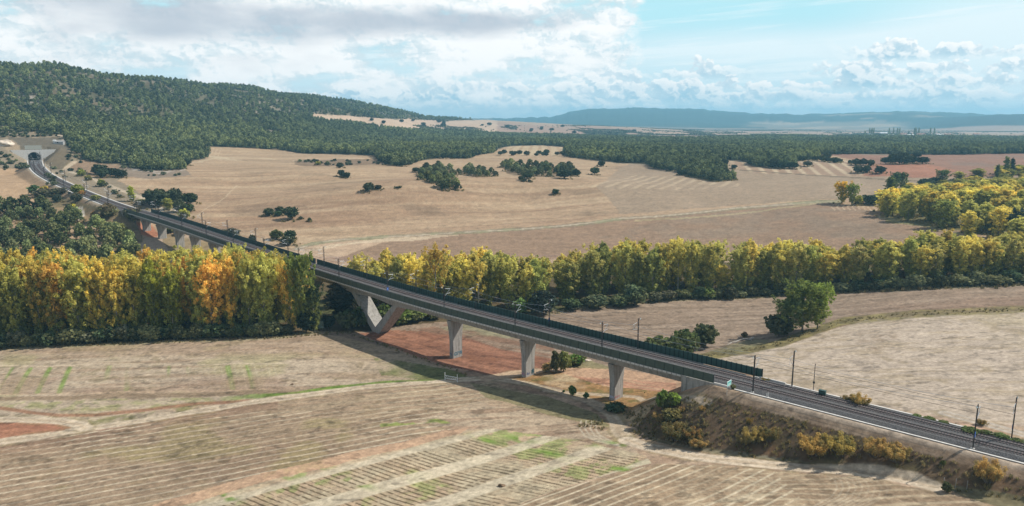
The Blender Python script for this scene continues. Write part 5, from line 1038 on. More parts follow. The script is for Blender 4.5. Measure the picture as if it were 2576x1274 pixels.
for px, py, w, h, c, lb in ((807, 832, 16, 26, (.28, .34, .30), 'silvery white bush at the field edge by the leaning pier'), (690, 842, 44, 34, (.13, .14, .08), 'grey-green bush at the foot of the golden grove'), (722, 840, 34, 26, (.11, .12, .07), 'small grey bush right of the grey-green one by the grove'),
                         (880, 828, 60, 52, (.06, .085, .03), 'dark green thicket directly behind the leaning pier'), (916, 822, 50, 58, (.07, .10, .03), 'green thicket seen through the leaning pier'), (965, 818, 50, 56, (.08, .11, .03), 'tall green bush seen under the deck beyond the pier arm'), (1010, 815, 55, 44, (.11, .15, .035), 'bright green bush right of the leaning pier'),
                         (1045, 808, 60, 36, (.13, .16, .05), 'rounded green bush below the deck right of the pier arm'), (1090, 802, 50, 26, (.16, .17, .07), 'low pale green bush below the deck near the middle pier'), (1365, 792, 74, 62, (.030, .036, .030), 'very dark round holm oak in front of the belt behind the masts'), (1310, 790, 40, 40, (.10, .15, .04), 'green bush left of the dark round holm oak'),
                         (1597, 768, 64, 56, (.12, .16, .08), 'grey-green round bush in front of the belt'), (1648, 760, 34, 28, (.14, .14, .08), 'small brownish bush right of the grey-green round bush'), (1682, 756, 36, 26, (.14, .13, .08), 'tan bush in the middle of the belt front'), (1500, 776, 60, 36, (.09, .11, .06), 'low dark bush left of the grey-green round bush'), (1560, 772, 46, 30, (.10, .12, .05), 'low olive bush beside the grey-green round bush'),
                         (1780, 752, 40, 30, (.15, .19, .05), 'light green bush at the foot of the belt'), (1836, 752, 36, 32, (.07, .07, .05), 'dark brown bush under the gap in the belt'), (1438, 780, 46, 30, (.09, .12, .05), 'low bush at the belt foot right of the dark holm oak'),
                         (1658, 888, 72, 44, (.13, .16, .06), 'light olive bush behind the barrier, left of the three'), (1720, 892, 70, 66, (.09, .115, .04), 'large green bush behind the barrier, middle of the three'), (1771, 874, 62, 62, (.085, .10, .05), 'dark rounded bush behind the barrier, right of the three'), (1700, 898, 48, 44, (.14, .17, .05), 'small leafy bush in front of the large green bush behind the barrier'),
                         (1398, 938, 26, 62, (.05, .06, .04), 'dark bush at the left of the green trees seen under the deck'), (1418, 934, 34, 56, (.17, .19, .06), 'slender yellow-green tree under the deck'), (1448, 918, 48, 28, (.08, .15, .03), 'bright green bush under the deck right of the slender tree'), (1376, 936, 26, 26, (.42, .30, .14), 'straw-coloured grass bush beside the middle pier'),
                         (1667, 1032, 34, 56, (.17, .25, .05), 'bright yellow-green sapling left of the abutment'), (1695, 1022, 34, 38, (.20, .28, .05), 'bright green bush touching the abutment'), (1440, 995, 20, 28, (.09, .15, .04), 'small green sapling beside the dirt road'), (1475, 1002, 16, 16, (.06, .12, .03), 'small dark green shrub right of the roadside sapling'), (1418, 987, 7, 7, (.08, .12, .04), 'tiny green shrub left of the roadside sapling'),
                         (1548, 1034, 50, 20, (.05, .08, .045), 'dark green bramble mound by the bend of the dirt road'), (1690, 1060, 46, 34, (.17, .14, .05), 'olive bush at the top of the embankment foot'), (2382, 1238, 22, 24, (.05, .07, .035), 'small dark green bush beside the thin fence posts'), (2372, 1170, 12, 12, (.06, .08, .03), 'small dark bush alone on the embankment slope'),
                         (1873, 850, 16, 16, (.10, .07, .06), 'small reddish brown shrub behind the fallen tree')):
    dk = 'holm oak' in lb; cat = 'holm oak' if dk else ('sapling' if 'sapling' in lb else ('tree' if 'slender' in lb else 'bush')); single('oak' if dk else 'bush', px, py, w, h, c, lb, cat, None, cat.replace(' ', '_'))
for px in range(-40, 690, 27):
    py = float(np.interp(px, [-70, 320, 560, 700], [878, 858, 850, 843]))+rg.uniform(-1, 2); cc = rg.choice(((.058, .085, .04), (.15, .16, .07), (.20, .20, .09), (.18, .18, .11)))
    single('bush', px+rg.uniform(-6, 6), py, rg.uniform(26, 44), rg.uniform(22, 40), cc, ('dark' if cc[0] < .06 else 'olive')+' undergrowth bush along the front foot of the golden grove', 'bush', 'undergrowth along the golden grove', 'bush')
for px in range(1470, 2660, 30):
    if 1575 < px < 1700: continue
    py = float(np.interp(px, [1460, 1700, 1840, 2100, 2400, 2660], [768, 750, 747, 732, 718, 708]))+rg.uniform(0, 3); cc = rg.choice(((.058, .085, .04), (.15, .16, .07), (.19, .20, .10), (.21, .21, .10)))
    single('bush', px+rg.uniform(-8, 8), py, rg.uniform(24, 42), rg.uniform(16, 34), cc, ('dark' if cc[0] < .06 else 'olive')+' undergrowth bush along the front foot of the poplar belt', 'bush', 'undergrowth along the poplar belt', 'bush')
q = sn_xy(-54.6, -5.9); plant('bush', q[0], q[1]-.0, 1.6, 1.5, (.14, .14, .07), 'small olive bush on the ballast edge beside the nameplate sign', 'bush', None, 'bush')
# feathery autumn shrubs of the embankment
for px, py, w, h, c, lb in ((1662, 1058, 44, 26, (.36, .22, .07), 'orange shrub near the toe below the abutment, leftmost on the slope'), (1700, 1104, 78, 52, (.30, .20, .06), 'large tawny shrub at the foot of the embankment'), (1742, 1106, 50, 34, (.42, .22, .06), 'orange shrub at the right of the large tawny one'), (1758, 1124, 54, 28, (.36, .21, .06), 'low orange shrub lowest at the embankment foot'),
                         (1714, 1036, 20, 16, (.45, .25, .07), 'small orange shrub high under the abutment corner'), (1766, 1036, 16, 20, (.45, .26, .07), 'small upright orange shrub high on the slope near the sign'), (1885, 1068, 20, 22, (.45, .26, .06), 'small bright orange shrub above the wide tawny one'), (1898, 1112, 60, 42, (.34, .23, .06), 'wide tawny shrub in the middle of the slope'), (1936, 1110, 50, 42, (.37, .24, .07), 'tawny shrub joined to the wide one on its right'),
                         (1872, 1118, 40, 30, (.28, .20, .07), 'dull brown shrub at the left of the wide tawny one'), (2046, 1142, 84, 50, (.38, .23, .06), 'broad orange shrub left half of the big pair on the slope'), (2112, 1142, 84, 52, (.36, .25, .06), 'broad orange shrub right half of the big pair on the slope'), (2198, 1146, 64, 50, (.38, .23, .07), 'orange-brown shrub right of the big pair'), (2252, 1158, 66, 44, (.40, .25, .07), 'orange-brown shrub with pale tips, second right of the big pair'),
                         (2490, 1212, 66, 60, (.42, .25, .07), 'tall orange shrub near the right edge of the slope'), (2160, 1018, 52, 30, (.42, .26, .07), 'orange shrub growing beyond the far track'), (2128, 1008, 26, 16, (.36, .24, .09), 'small straw shrub left of the orange one beyond the far track'), (2470, 1070, 26, 16, (.40, .24, .07), 'small orange shrub beside the track road at the right'), (1925, 960, 22, 12, (.42, .28, .10), 'small straw shrub just past the end of the ribbed barrier')):
    c = tuple(v*k for v, k in zip(c, (.72, .78, .95))); single('feather', px, py, w*.84, h*.82, c, lb, 'shrub', None, 'autumn_shrub')
for px, py, w, h, lb in ((2306, 1050, 30, 12, 'first low green bush beyond the track from the left'), (2338, 1057, 40, 12, 'second low green bush beyond the track from the left'), (2372, 1066, 34, 12, 'third low green bush beyond the track from the left'), (2440, 1092, 56, 24, 'large green bramble bush beyond the track near the right mast'), (2478, 1096, 40, 20, 'green bramble bush left of the far mast'), (2520, 1106, 50, 20, 'green bramble bush right of the far mast'), (2560, 1116, 40, 16, 'rightmost green bramble bush beyond the track')):
    single('bush', px, py, w*.62, h*.7, (.11, .145, .055), lb, 'bush', 'green bushes beyond the far track', 'bush')
# upper right poplar plantation and lone trees
UR = [(2208, 548), (2225, 560), (2300, 574), (2400, 590), (2480, 606), (2576, 640), (2700, 680), (2700, 480), (2576, 470), (2480, 480), (2400, 482), (2330, 492), (2270, 500), (2215, 512)]
a0 = at(2400, 590); k = 0; tries = 0; pts = []
while tries < 60000 and len(pts) < 135:
    tries += 1; X_, Y_ = rg.uniform(2200, 2625), rg.uniform(478, 660); zi = CAMZ-75
    if not in_poly(np.array([X_]), np.array([Y_]), UR)[0]: continue
    c_ = ray(X_, Y_); kk = -70/c_[2]; x, y = c_[0]*kk, c_[1]*kk
    if rg.random() > (math.hypot(x, y)/880)**1.7: continue
    if any((x-u[0])**2+(y-u[1])**2 < 42 for u in pts): continue
    pts.append((x, y))
for x, y in pts:
    z = tz(x, y); X_, Y_ = proj(x, y, z); X_ = float(X_); Y_ = float(Y_); h = rg.uniform(15, 21); f = rg.random()
    lim = float(np.interp(X_, [2200, 2240, 2300, 2400, 2500, 2600], [505, 474, 470, 455, 448, 445])); h = min(h, max(8, toph(x, y, z, lim+rg.uniform(-4, 6))))
    c = mixc(GOLD, YEL, rg.random()) if f < .5 else (mixc(YEL, OLIVE, rg.uniform(.3, 1)) if f < .8 else mixc(OLIVE, GREEN, rg.random())); nm = 'golden' if f < .5 else ('olive yellow' if f < .8 else 'green')
    c = mixc(c, (.42, .37, .11), .3)
    part_ = 'front edge' if Y_ > np.interp(X_, [2210, 2400, 2576, 2700], [535, 568, 605, 640]) else ('middle' if Y_ > 515 else 'back')
    plant('poplar', x, y, rg.uniform(9.5, 13), h, c, f'{nm} tree in the {part_} of the far plantation at the right edge', 'poplar tree', 'trees of the far poplar plantation', 'poplar_tree')
for px, py, w, h, c, kd, lb in ((2118, 512, 36, 48, (.55, .37, .05), 'leafy', 'golden tree standing alone at the end of the farm track'), (2142, 516, 30, 46, (.17, .22, .04), 'leafy', 'green forked tree touching the lone golden tree'), (2158, 516, 18, 24, (.26, .26, .06), 'bush', 'small olive bush at the foot of the lone golden tree'), (2190, 514, 46, 22, (.045, .06, .035), 'oak', 'dark hedge-like bush between lone golden tree and plantation'),
                             (2236, 490, 20, 40, (.10, .14, .05), 'slim', 'green poplar left of the plantation point'), (2250, 486, 22, 44, (.045, .085, .045), 'leafy', 'dark green tree rising above the plantation point'), (2268, 484, 22, 42, (.06, .10, .045), 'leafy', 'second dark green tree above the plantation point'), (2370, 462, 30, 28, (.12, .16, .05), 'leafy', 'green tree behind the plantation beside the dark bushes'),
                             (2330, 468, 34, 16, (.045, .06, .035), 'oak', 'dark bush at the back of the plantation on red soil'), (2350, 464, 26, 16, (.05, .065, .035), 'oak', 'dark bush next to the green tree behind the plantation'), (2507, 452, 9, 30, (.13, .16, .06), 'slim', 'olive columnar tree left of the dark cypress'), (2546, 440, 10, 33, (.04, .055, .035), 'cypress', 'dark cypress rising above the plantation at the right'), (2531, 442, 12, 38, (.14, .17, .06), 'slim', 'tall olive columnar tree beside the dark cypress'),
                             (2560, 598, 60, 62, (.035, .05, .04), 'oak', 'dark blue-green tree at the right edge in front of the plantation'), (2304, 505, 20, 34, (.06, .10, .04), 'bush', 'dark green tree among the golden plantation trees')):
    cat = 'bush' if 'bush' in lb else ('cypress' if 'cypress' == lb.split()[1] else 'tree'); single(kd, px, py, w, h, c, lb, cat, None, 'tree' if cat == 'tree' else cat)
# village poplars
for i, px in enumerate((2176, 2187, 2192, 2197, 2236, 2247, 2257, 2262, 2286, 2299, 2304, 2311, 2340, 2350)):
    q, w, h = at_h(px, 341, 3.6, 16 if i not in (0, 8) else 10); plant('slim', q[0], q[1], w, h, (.20, .22, .12), f'{ordn[i]} from the left of the columnar poplars among the distant village houses', 'columnar poplar', 'columnar poplars of the distant village', 'columnar_poplar', q[2])
# holm oaks scattered on the plain
def V_(c, zx, zy):
    ox, oy, s = {2: (1024, 350, 1.96), 3: (2048, 350, 1.96), 4: (3072, 350, 1.96), 1: (0, 200, 1.593)}[c]; return (ox+zx/s)*.62891, (oy+zy/s)*.62891, .62891/s
OAKS = [(2, 660, 632, 58, 42, 'below the brown bank in the open field'), (2, 670, 700, 56, 56, 'taller left one of the clump of three below the brown bank'), (2, 715, 712, 50, 46, 'right one of the clump of three below the brown bank'), (2, 690, 706, 44, 34, 'low middle one of the clump of three below the brown bank'),
        (2, 886, 815, 82, 72, 'largest of a short row in the middle of the open field'), (2, 960, 798, 60, 34, 'low one right of the largest in the middle of the field'), (2, 1115, 789, 50, 14, 'flat low one on the crest left of the pine knoll'), (2, 1254, 667, 56, 42, 'left of the pine knoll'), (2, 1302, 664, 44, 32, 'between the pine knoll and the oak left of it'),
        (2, 105, 1008, 84, 60, 'leftmost of the dark group above the viaduct barrier'), (2, 185, 985, 66, 50, 'back one of the dark group above the viaduct barrier'), (2, 176, 1010, 62, 40, 'small green one in front of the dark group'), (2, 276, 1036, 112, 104, 'largest round one of the dark group above the barrier'), (2, 350, 1038, 30, 28, 'small ball-shaped one right of the dark group'), (2, 420, 1054, 30, 34, 'tiny one farthest right of the dark group'),
        (2, 160, 1192, 98, 76, 'lighter olive one above the golden grove'), (2, 270, 1200, 84, 84, 'upper half of the tall dark pair above the golden grove'), (2, 250, 1238, 112, 72, 'lower half of the tall dark pair above the golden grove'),
        (3, 650, 686, 70, 64, 'standing quite alone right of the pine grove'), (3, 702, 620, 56, 46, 'at the forest edge above the lone oak'), (3, 340, 840, 56, 46, 'alone on a small grassy mound in the plain'), (3, 410, 714, 122, 66, 'wide one at the right end of the pine grove'), (3, 502, 700, 64, 64, 'last one at the right end of the pine grove'), (3, 95, 738, 42, 22, 'small low one below the pine grove'), (3, 136, 742, 28, 20, 'smallest one below the pine grove'), (3, 122, 716, 76, 44, 'dark one at the left foot of the pine grove'), (3, 70, 728, 46, 34, 'at the left below the pine grove'),
        (4, 310, 620, 62, 42, 'alone on the pale stubble at the right'), (4, 272, 578, 60, 40, 'at the left of the stubble field below the forest'), (4, 370, 574, 44, 36, 'second from the left below the forest on the stubble'), (4, 420, 580, 58, 46, 'third from the left below the forest on the stubble'), (4, 468, 586, 50, 38, 'fourth from the left below the forest on the stubble'), (4, 525, 592, 72, 40, 'fifth from the left below the forest on the stubble'), (4, 570, 588, 28, 24, 'small one ending the row on the stubble'), (4, 462, 556, 60, 34, 'behind the row on the stubble'),
        (4, 640, 598, 26, 28, 'tiny one left of the wide pair on the stubble'), (4, 690, 610, 66, 48, 'left half of the wide pair on the stubble'), (4, 745, 612, 66, 50, 'right half of the wide pair on the stubble'), (4, 808, 615, 52, 44, 'right of the wide pair where stubble meets red soil'), (4, 706, 670, 72, 50, 'left one of the front three near the red field'), (4, 768, 668, 66, 48, 'middle one of the front three near the red field'), (4, 875, 675, 76, 54, 'right one of the front three near the red field'),
        (4, 922, 600, 64, 50, 'left end of the large clump on the red field'), (4, 975, 602, 70, 76, 'second of the large clump on the red field'), (4, 1030, 604, 74, 84, 'tallest middle one of the large clump on the red field'), (4, 1085, 602, 70, 76, 'fourth of the large clump on the red field'), (4, 1130, 598, 60, 54, 'right end of the large clump on the red field'), (4, 1165, 554, 54, 44, 'behind the large clump on the red field'), (4, 1210, 600, 84, 52, 'right of the large clump on the red field'),
        (4, 190, 638, 86, 52, 'right end of the dark mass left of the stubble'), (4, 120, 636, 84, 66, 'middle of the dark mass left of the stubble'), (4, 50, 632, 84, 70, 'left of the dark mass left of the stubble'),
        (1, 635, 795, 80, 60, 'back left one of the clump at the forest foot'), (1, 652, 815, 64, 50, 'front one of the left clump at the forest foot'), (1, 688, 800, 44, 46, 'right one of the left clump at the forest foot'), (1, 735, 810, 60, 52, 'left one of the second clump at the forest foot'), (1, 778, 815, 56, 46, 'right one of the second clump at the forest foot'), (1, 842, 732, 64, 48, 'on the rocky ground in front of the forest'), (1, 905, 748, 52, 38, 'on the rocky ground right of its neighbour'),
        (1, 1000, 1002, 130, 106, 'left one of the big group beside the viaduct end'), (1, 1048, 990, 90, 90, 'second of the big group beside the viaduct end'), (1, 1122, 985, 88, 96, 'upright middle one of the big group beside the viaduct end'), (1, 1212, 984, 90, 70, 'right one of the big group beside the viaduct end'), (1, 1146, 1034, 68, 80, 'front left one of the big group beside the viaduct end'), (1, 1206, 1036, 58, 52, 'front right one of the big group beside the viaduct end'),
        (1, 490, 968, 60, 50, 'on the railway slope left of the curve'), (1, 364, 972, 48, 46, 'between the pines and the railway curve'), (1, 1465, 1202, 120, 62, 'brownish one hidden behind the barrier above the grove'), (1, 1608, 1232, 46, 54, 'small dark one just behind the barrier above the grove')]
for c, zx, zy, w, h, lb in OAKS:
    px, py, s = V_(c, zx, zy); col = (.11, .12, .04) if 'olive' in lb else ((.09, .08, .05) if 'brownish' in lb else (rg.uniform(.038, .055), rg.uniform(.048, .066), .03)); single('oak', px, py, w*s, h*s, col, 'holm oak '+lb, 'holm oak', 'holm oaks scattered on the plain', 'holm_oak')
def cluster(polys, n, wpx, hpx, label, group, kind='oak', cat='holm oak', name='holm_oak', col=None, sep=.6):
    done = []
    P = polys; xs = [p[0] for p in P]; ys = [p[1] for p in P]; t = 0
    while len(done) < n and t < 4000:
        t += 1; X_, Y_ = rg.uniform(min(xs), max(xs)), rg.uniform(min(ys), max(ys))
        if not in_poly(np.array([X_]), np.array([Y_]), P)[0] or any(((X_-a)/wpx)**2+((Y_-b)/(wpx*.35))**2 < sep for a, b in done): continue
        done.append((X_, Y_)); k = rg.uniform(.8, 1.25); cc = col or (rg.uniform(.036, .052), rg.uniform(.046, .062), .03)
        if col: k2 = rg.uniform(.8, 1.15); cc = tuple(v*k2*rg.uniform(.95, 1.05) for v in col)
        single(kind, X_, Y_, wpx*k, hpx*k, cc, label, cat, group, name)
G2 = 'holm oaks of the tongue of wood in the plain'
cluster([(1632, 422), (1720, 425), (1820, 415), (1852, 424), (1820, 438), (1848, 452), (1800, 460), (1735, 452), (1690, 434)], 34, 17, 14, 'holm oak in the tongue of oaks reaching from the forest into the plain', G2)
cluster([(1250, 390), (1270, 387), (1430, 388), (1425, 394), (1260, 392)], 15, 13, 10, 'holm oak in the thin row below the striped field', 'holm oaks in the row below the striped field', sep=.4)
cluster([(960, 400), (1000, 404), (1030, 410), (1025, 420), (980, 418), (955, 410)], 16, 15, 12, 'holm oak in the point of wood above the brown bank', 'holm oaks in the point of wood above the brown bank')
cluster([(1060, 394), (1170, 391), (1230, 384), (1180, 400), (1070, 402)], 12, 16, 13, 'holm oak at the forest edge above the open field', 'holm oaks at the forest edge above the open field')
cluster([(350, 425), (470, 415), (470, 430), (430, 428), (360, 430)], 10, 18, 13, 'holm oak at the forest foot beside the rocky ground', 'holm oaks at the forest foot beside rocky ground')
cluster([(1215, 312), (1300, 313), (1500, 325), (1640, 334), (1500, 341), (1300, 333), (1180, 316)], 16, 10, 6, 'small holm oak dotted over the pale far fields', 'holm oaks dotted over the far fields')
cluster([(880, 298), (1100, 308), (1160, 322), (1060, 322), (900, 306)], 9, 11, 8, 'small holm oak on the pale sloping field of the hill', 'holm oaks on the pale sloping field')
# individual pines: lower left wood and the groves of the plain
PG = (.134, .148, .064)
cluster(PINES_LL, 110, 26, 28, 'pine in the wood behind the golden grove at the left edge', 'pines of the wood at the left edge', 'pine', 'pine tree', 'pine_tree', PG, .22)
for i, gp in enumerate(GROVES): cluster(gp, (30, 14, 6, 40)[i], 18 if i != 2 else 22, 16 if i != 2 else 20, ('pine on the knoll in the middle of the plain', 'pine in the short row right of the knoll', 'pine in the small clump in front of the knoll', 'pine in the long grove right of the knoll')[i], ('pines on the knoll', 'pines in the row right of the knoll', 'pines in the clump before the knoll', 'pines in the long grove')[i], 'pine', 'pine tree', 'pine_tree', PG, .35)
# mixed scrub by the far end of the line
for px, py, w, h, c, kd, lb in ((195, 488, 26, 22, (.16, .17, .04), 'bush', 'yellow-green bush on the railway slope near the left field'), (206, 492, 14, 12, (.34, .18, .05), 'bush', 'small rust-coloured bush on the railway slope'), (240, 505, 20, 14, (.20, .20, .07), 'bush', 'pale olive bush on the slope below the railway curve'), (192, 497, 12, 10, (.5, .42, .05), 'bush', 'bright yellow bush above the pines at the left'),
                             (182, 528, 14, 14, (.45, .40, .05), 'bush', 'yellow bush at the right corner of the left pines'), (244, 556, 22, 26, (.34, .17, .05), 'bush', 'rust-orange bush between the pines and the railway'), (270, 548, 44, 34, (.14, .11, .07), 'bush', 'grey-brown thicket on the slope below the railway'), (298, 590, 36, 28, (.26, .27, .05), 'bush', 'yellow-green bush beside the far pier'), (310, 600, 30, 20, (.07, .10, .04), 'bush', 'dark bush right of the yellow-green one by the far pier'),
                             (340, 560, 34, 36, (.07, .06, .045), 'bush', 'dark brown ivy thicket under the far abutment'), (325, 545, 22, 20, (.09, .08, .05), 'bush', 'brown thicket at the top of the far abutment slope'), (88, 492, 28, 20, (.07, .11, .04), 'pine', 'rounded green pine at the corner of the left field'), (110, 497, 40, 20, (.09, .08, .05), 'bush', 'brown scrub beside the rounded pine'), (150, 490, 34, 16, (.10, .09, .06), 'bush', 'low brown scrub between left field and railway'),
                             (112, 414+65, 18, 10, (.45, .33, .05), 'bush', 'yellow and orange bush at the edge of the left field'), (333, 508, 14, 34, (.30, .33, .05), 'slim', 'slim yellow-green tree right of the railway before the viaduct'), (380, 512, 14, 22, (.20, .23, .06), 'slim', 'small pale green tree behind the start of the barrier'), (396, 520, 16, 22, (.26, .27, .08), 'slim', 'pale yellow-green tree behind the start of the barrier'), (424, 528, 20, 26, (.30, .30, .08), 'slim', 'yellowish tree leaning behind the barrier start'),
                             (465, 552, 26, 26, (.34, .35, .07), 'bush', 'yellow-green bush right of the barrier by the big oaks'), (206, 444, 16, 16, (.30, .33, .06), 'bush', 'yellow-green bush above the railway curve'), (222, 454, 14, 12, (.28, .26, .07), 'bush', 'olive bush on the slope right of the railway curve'), (256, 470, 18, 18, (.30, .36, .05), 'bush', 'bright green bush at the roadside above the railway'), (360, 515, 30, 14, (.12, .12, .07), 'bush', 'low grey bush between the tracks and big oaks'),
                             (430, 585, 30, 20, (.14, .17, .05), 'bush', 'green bush seen between two far piers'), (455, 592, 26, 16, (.10, .12, .05), 'bush', 'low green bush right of the second far pier'), (795*.0+800, 413+3, 14, 10, (.42, .38, .06), 'bush', 'yellow bush on the brown bank in the field'), (824, 414, 9, 9, (.20, .24, .06), 'bush', 'small green bush on the brown bank in the field')):
    single(kd, px, py, w, h, c, lb, 'pine tree' if kd == 'pine' else ('tree' if kd == 'slim' else 'bush'), None, {'pine': 'pine_tree', 'slim': 'tree'}.get(kd, 'bush'))

# ------------------------------------------------------------------ the forest mass, scrub and dry grass (too many to count)
def inst_object(name, pts, scl, rot, idx, sources, color, extra=None):
    me = bpy.data.meshes.new(name); me.vertices.add(len(pts)); me.vertices.foreach_set('co', np.asarray(pts, np.float32).ravel())
    for nm, ty, arr, key in (('isc', 'FLOAT_VECTOR', scl, 'vector'), ('irot', 'FLOAT', rot, 'value'), ('iid', 'INT', idx, 'value')):
        a = me.attributes.new(nm, ty, 'POINT'); a.data.foreach_set(key, np.asarray(arr, np.int32 if ty == 'INT' else np.float32).ravel())
    o = link(name, me); o.color = (*color, 1); ng = bpy.data.node_groups.new(name+'_scatter', 'GeometryNodeTree'); ng.interface.new_socket('Geometry', in_out='INPUT', socket_type='NodeSocketGeometry'); ng.interface.new_socket('Geometry', in_out='OUTPUT', socket_type='NodeSocketGeometry')
    N, L = ng.nodes, ng.links; gi = N.new('NodeGroupInput'); go = N.new('NodeGroupOutput'); jn = N.new('GeometryNodeJoinGeometry')
    def attr(nm, ty): n = N.new('GeometryNodeInputNamedAttribute'); n.data_type = ty; n.inputs[0].default_value = nm; return n.outputs[0]
    sc, ro, ii = attr('isc', 'FLOAT_VECTOR'), attr('irot', 'FLOAT'), attr('iid', 'INT'); cx = N.new('ShaderNodeCombineXYZ'); L.new(ro, cx.inputs[2])
    for k, src in enumerate(sources):
        cmp = N.new('FunctionNodeCompare'); cmp.data_type = 'INT'; cmp.operation = 'EQUAL'; L.new(ii, cmp.inputs[2]); cmp.inputs[3].default_value = k
        ob = N.new('GeometryNodeObjectInfo'); ob.transform_space = 'ORIGINAL'; ob.inputs[0].default_value = src; ob.inputs['As Instance'].default_value = True
        ip = N.new('GeometryNodeInstanceOnPoints'); L.new(gi.outputs[0], ip.inputs['Points']); L.new(cmp.outputs[0], ip.inputs['Selection']); L.new(ob.outputs['Geometry'], ip.inputs['Instance']); L.new(cx.outputs[0], ip.inputs['Rotation']); L.new(sc, ip.inputs['Scale']); L.new(ip.outputs[0], jn.inputs[0])
    L.new(jn.outputs[0], go.inputs[0]); md = o.modifiers.new('scatter', 'NODES'); md.node_group = ng; tag(o, kind='stuff'); return o
def scatter():
    r = np.random.default_rng(5); out = []
    # candidates in rings, spacing grows with distance
    rad = 640.0; P = []
    while rad < 5200:
        sp = 4.4 if rad < 1500 else (5.6 if rad < 2300 else (8.0 if rad < 3300 else 13)); az = np.arange(math.radians(-40), math.radians(40), sp/rad); az = az+r.uniform(-.45, .45, len(az))*sp/rad; rr = rad+r.uniform(-.45, .45, len(az))*sp
        P.append(np.stack([rr*np.sin(az), rr*np.cos(az), np.full(len(az), sp)], 1)); rad += sp
    P = np.vstack(P); x, y, sp = P.T; z = terrain(x, y); X, Y = proj(x, y, z); R = np.hypot(x, y)
    f = in_poly(X, Y, FOREST_HI) & (z > -10); AZ = np.arctan2(x, y)
    hillh = z-hermite(R, _zr, _zz); n1 = fbm(x, y, 120, 3, 201); n2 = fbm(x, y, 30, 3, 202)
    bare = in_poly(X, Y, [(655, 322), (690, 330), (720, 342), (690, 345), (660, 334)]) | in_poly(X, Y, [(960, 376), (1010, 372), (1030, 380), (970, 386)]); keep = f & ~(bare & (n2 > .42))
    ridge_r = np.interp(AZ, _ra, _rr); keep &= (R < ridge_r*1.10) | (AZ > math.radians(5))
    up_ = sstep(hillh, 22, 60)*(AZ < math.radians(3)); scrub = r.random(len(x)) < up_*(.80+.5*(n1-.5))
    n3 = fbm(x, y, 55, 3, 203); keep &= ~(scrub & (n3 < .43)) & ~(scrub & (r.random(len(x)) < .25)) & ~(~scrub & (r.random(len(x)) < .10))
    low = ~scrub & (n1 > .6) & (r.random(len(x)) < .5); edge = ~scrub & (r.random(len(x)) < .10)
    sc_far = (R > 3300) | ((Y < 326) & (X > 1150) & (X < 1900)); scrub |= sc_far & (r.random(len(x)) < .6)
    for Pg, dn in (([(-60, 384), (22, 388), (78, 424), (40, 430), (-60, 428)], .55), ([(-60, 318), (60, 324), (150, 342), (120, 346), (-60, 346)], .5), ([(165, 372), (205, 402), (205, 418), (165, 400)], .5), ([(205, 420), (330, 500), (420, 535), (470, 556), (440, 560), (300, 498), (190, 436)], .12), ([(110, 408), (150, 418), (200, 440), (250, 468), (240, 470), (130, 436)], .06),
                   ([(110, 430), (190, 494), (250, 520), (200, 520), (120, 482), (80, 500), (120, 470)], .2), ([(300, 415), (480, 425), (470, 445), (310, 448)], .07), ([(735, 406), (960, 404), (965, 414), (800, 418)], .10)):
        e = in_poly(X, Y, Pg) & (r.random(len(x)) < dn) & (R < 1300); keep |= e; scrub |= e
    e = (R > 2200) & (Y < 352) & (Y > 316) & (X > 700) & ((fbm(x, y*.5, 150, 4, 211) > .60) | (r.random(len(x)) < .012)) & (r.random(len(x)) < .8) & ~f; keep |= e; scrub |= e
    x, y, z, R, sp, scrub, low, edge, X, Y = [v[keep] for v in (x, y, z, R, sp, scrub, low, edge, X, Y)]
    N = len(x); h = np.where(scrub, r.uniform(1.6, 4.4, N), r.uniform(5.5, 10.5, N)); w = np.where(scrub, h*r.uniform(1.1, 1.7, N), h*r.uniform(.50, .72, N)+1.0); w = w*np.clip(sp/7, 1, 1.5)
    oak = scrub & (r.random(N) < .85) | low | edge; h = np.where(oak & ~scrub, h*.72, h); w = np.where(oak & ~scrub, w*1.15, w)
    rot = r.uniform(0, 6.28, N)
    order = np.argsort(R+np.where(oak, 1e6, 0)); nind = 96
    ind = order[:nind]; msk = np.ones(N, bool); msk[ind] = False
    srcs = []
    for j, i in enumerate(ind):
        o = plant('pinelo', float(x[i]), float(y[i]), float(w[i])*1.15, float(h[i]), PG, 'pine at the near edge of the great pine forest', 'pine tree', 'pines at the near edge of the forest', 'pine_tree', float(z[i]), var=j % 3)
        if j < 3: srcs.append([c for c in o.children if c.name.startswith('crown')][0])
    osrc = []
    for j in range(3):
        i = np.where(oak & msk)[0][np.argsort(R[oak & msk])[j]]; msk[i] = False
        o = plant('oaklo', float(x[i]), float(y[i]), float(w[i]), float(h[i]), (.115, .122, .070), 'holm oak at the near edge of the great forest', 'holm oak', 'holm oaks at the near edge of the forest', 'holm_oak', float(z[i]), var=j); osrc.append([c for c in o.children if c.name.startswith('crown')][0])
    idx = r.integers(0, 3, N)
    a = msk & ~oak; inst_object('pine_forest', np.stack([x, y, z-.2], 1)[a], np.stack([w*1.15, w*1.15, h], 1)[a], rot[a], idx[a], srcs, PG)
    a = msk & oak; inst_object('hill_scrub', np.stack([x, y, z-.3], 1)[a], np.stack([w, w, h], 1)[a], rot[a], idx[a], osrc, (.115, .122, .070))
    print('forest', N)
    # dry grass tufts on slopes, verges and river margins
    M_ = 150000; xx = r.uniform(-230, 300, M_); yy = r.uniform(120, 470, M_); zz = terrain(xx, yy); X, Y = proj(xx, yy, zz); s, n = sn(xx, yy); dl = n-CN; nat = natural(xx, yy)
    slope = (s > -78) & (s < 60) & (np.abs(dl) > 10.2) & (np.abs(dl) < 34) & (zz > nat+.3); toe = (s > -90) & (s < 60) & (dl < -11) & (dl > -34) & (zz <= nat+.3) & (Y < 1100+(X-1600)*.17)
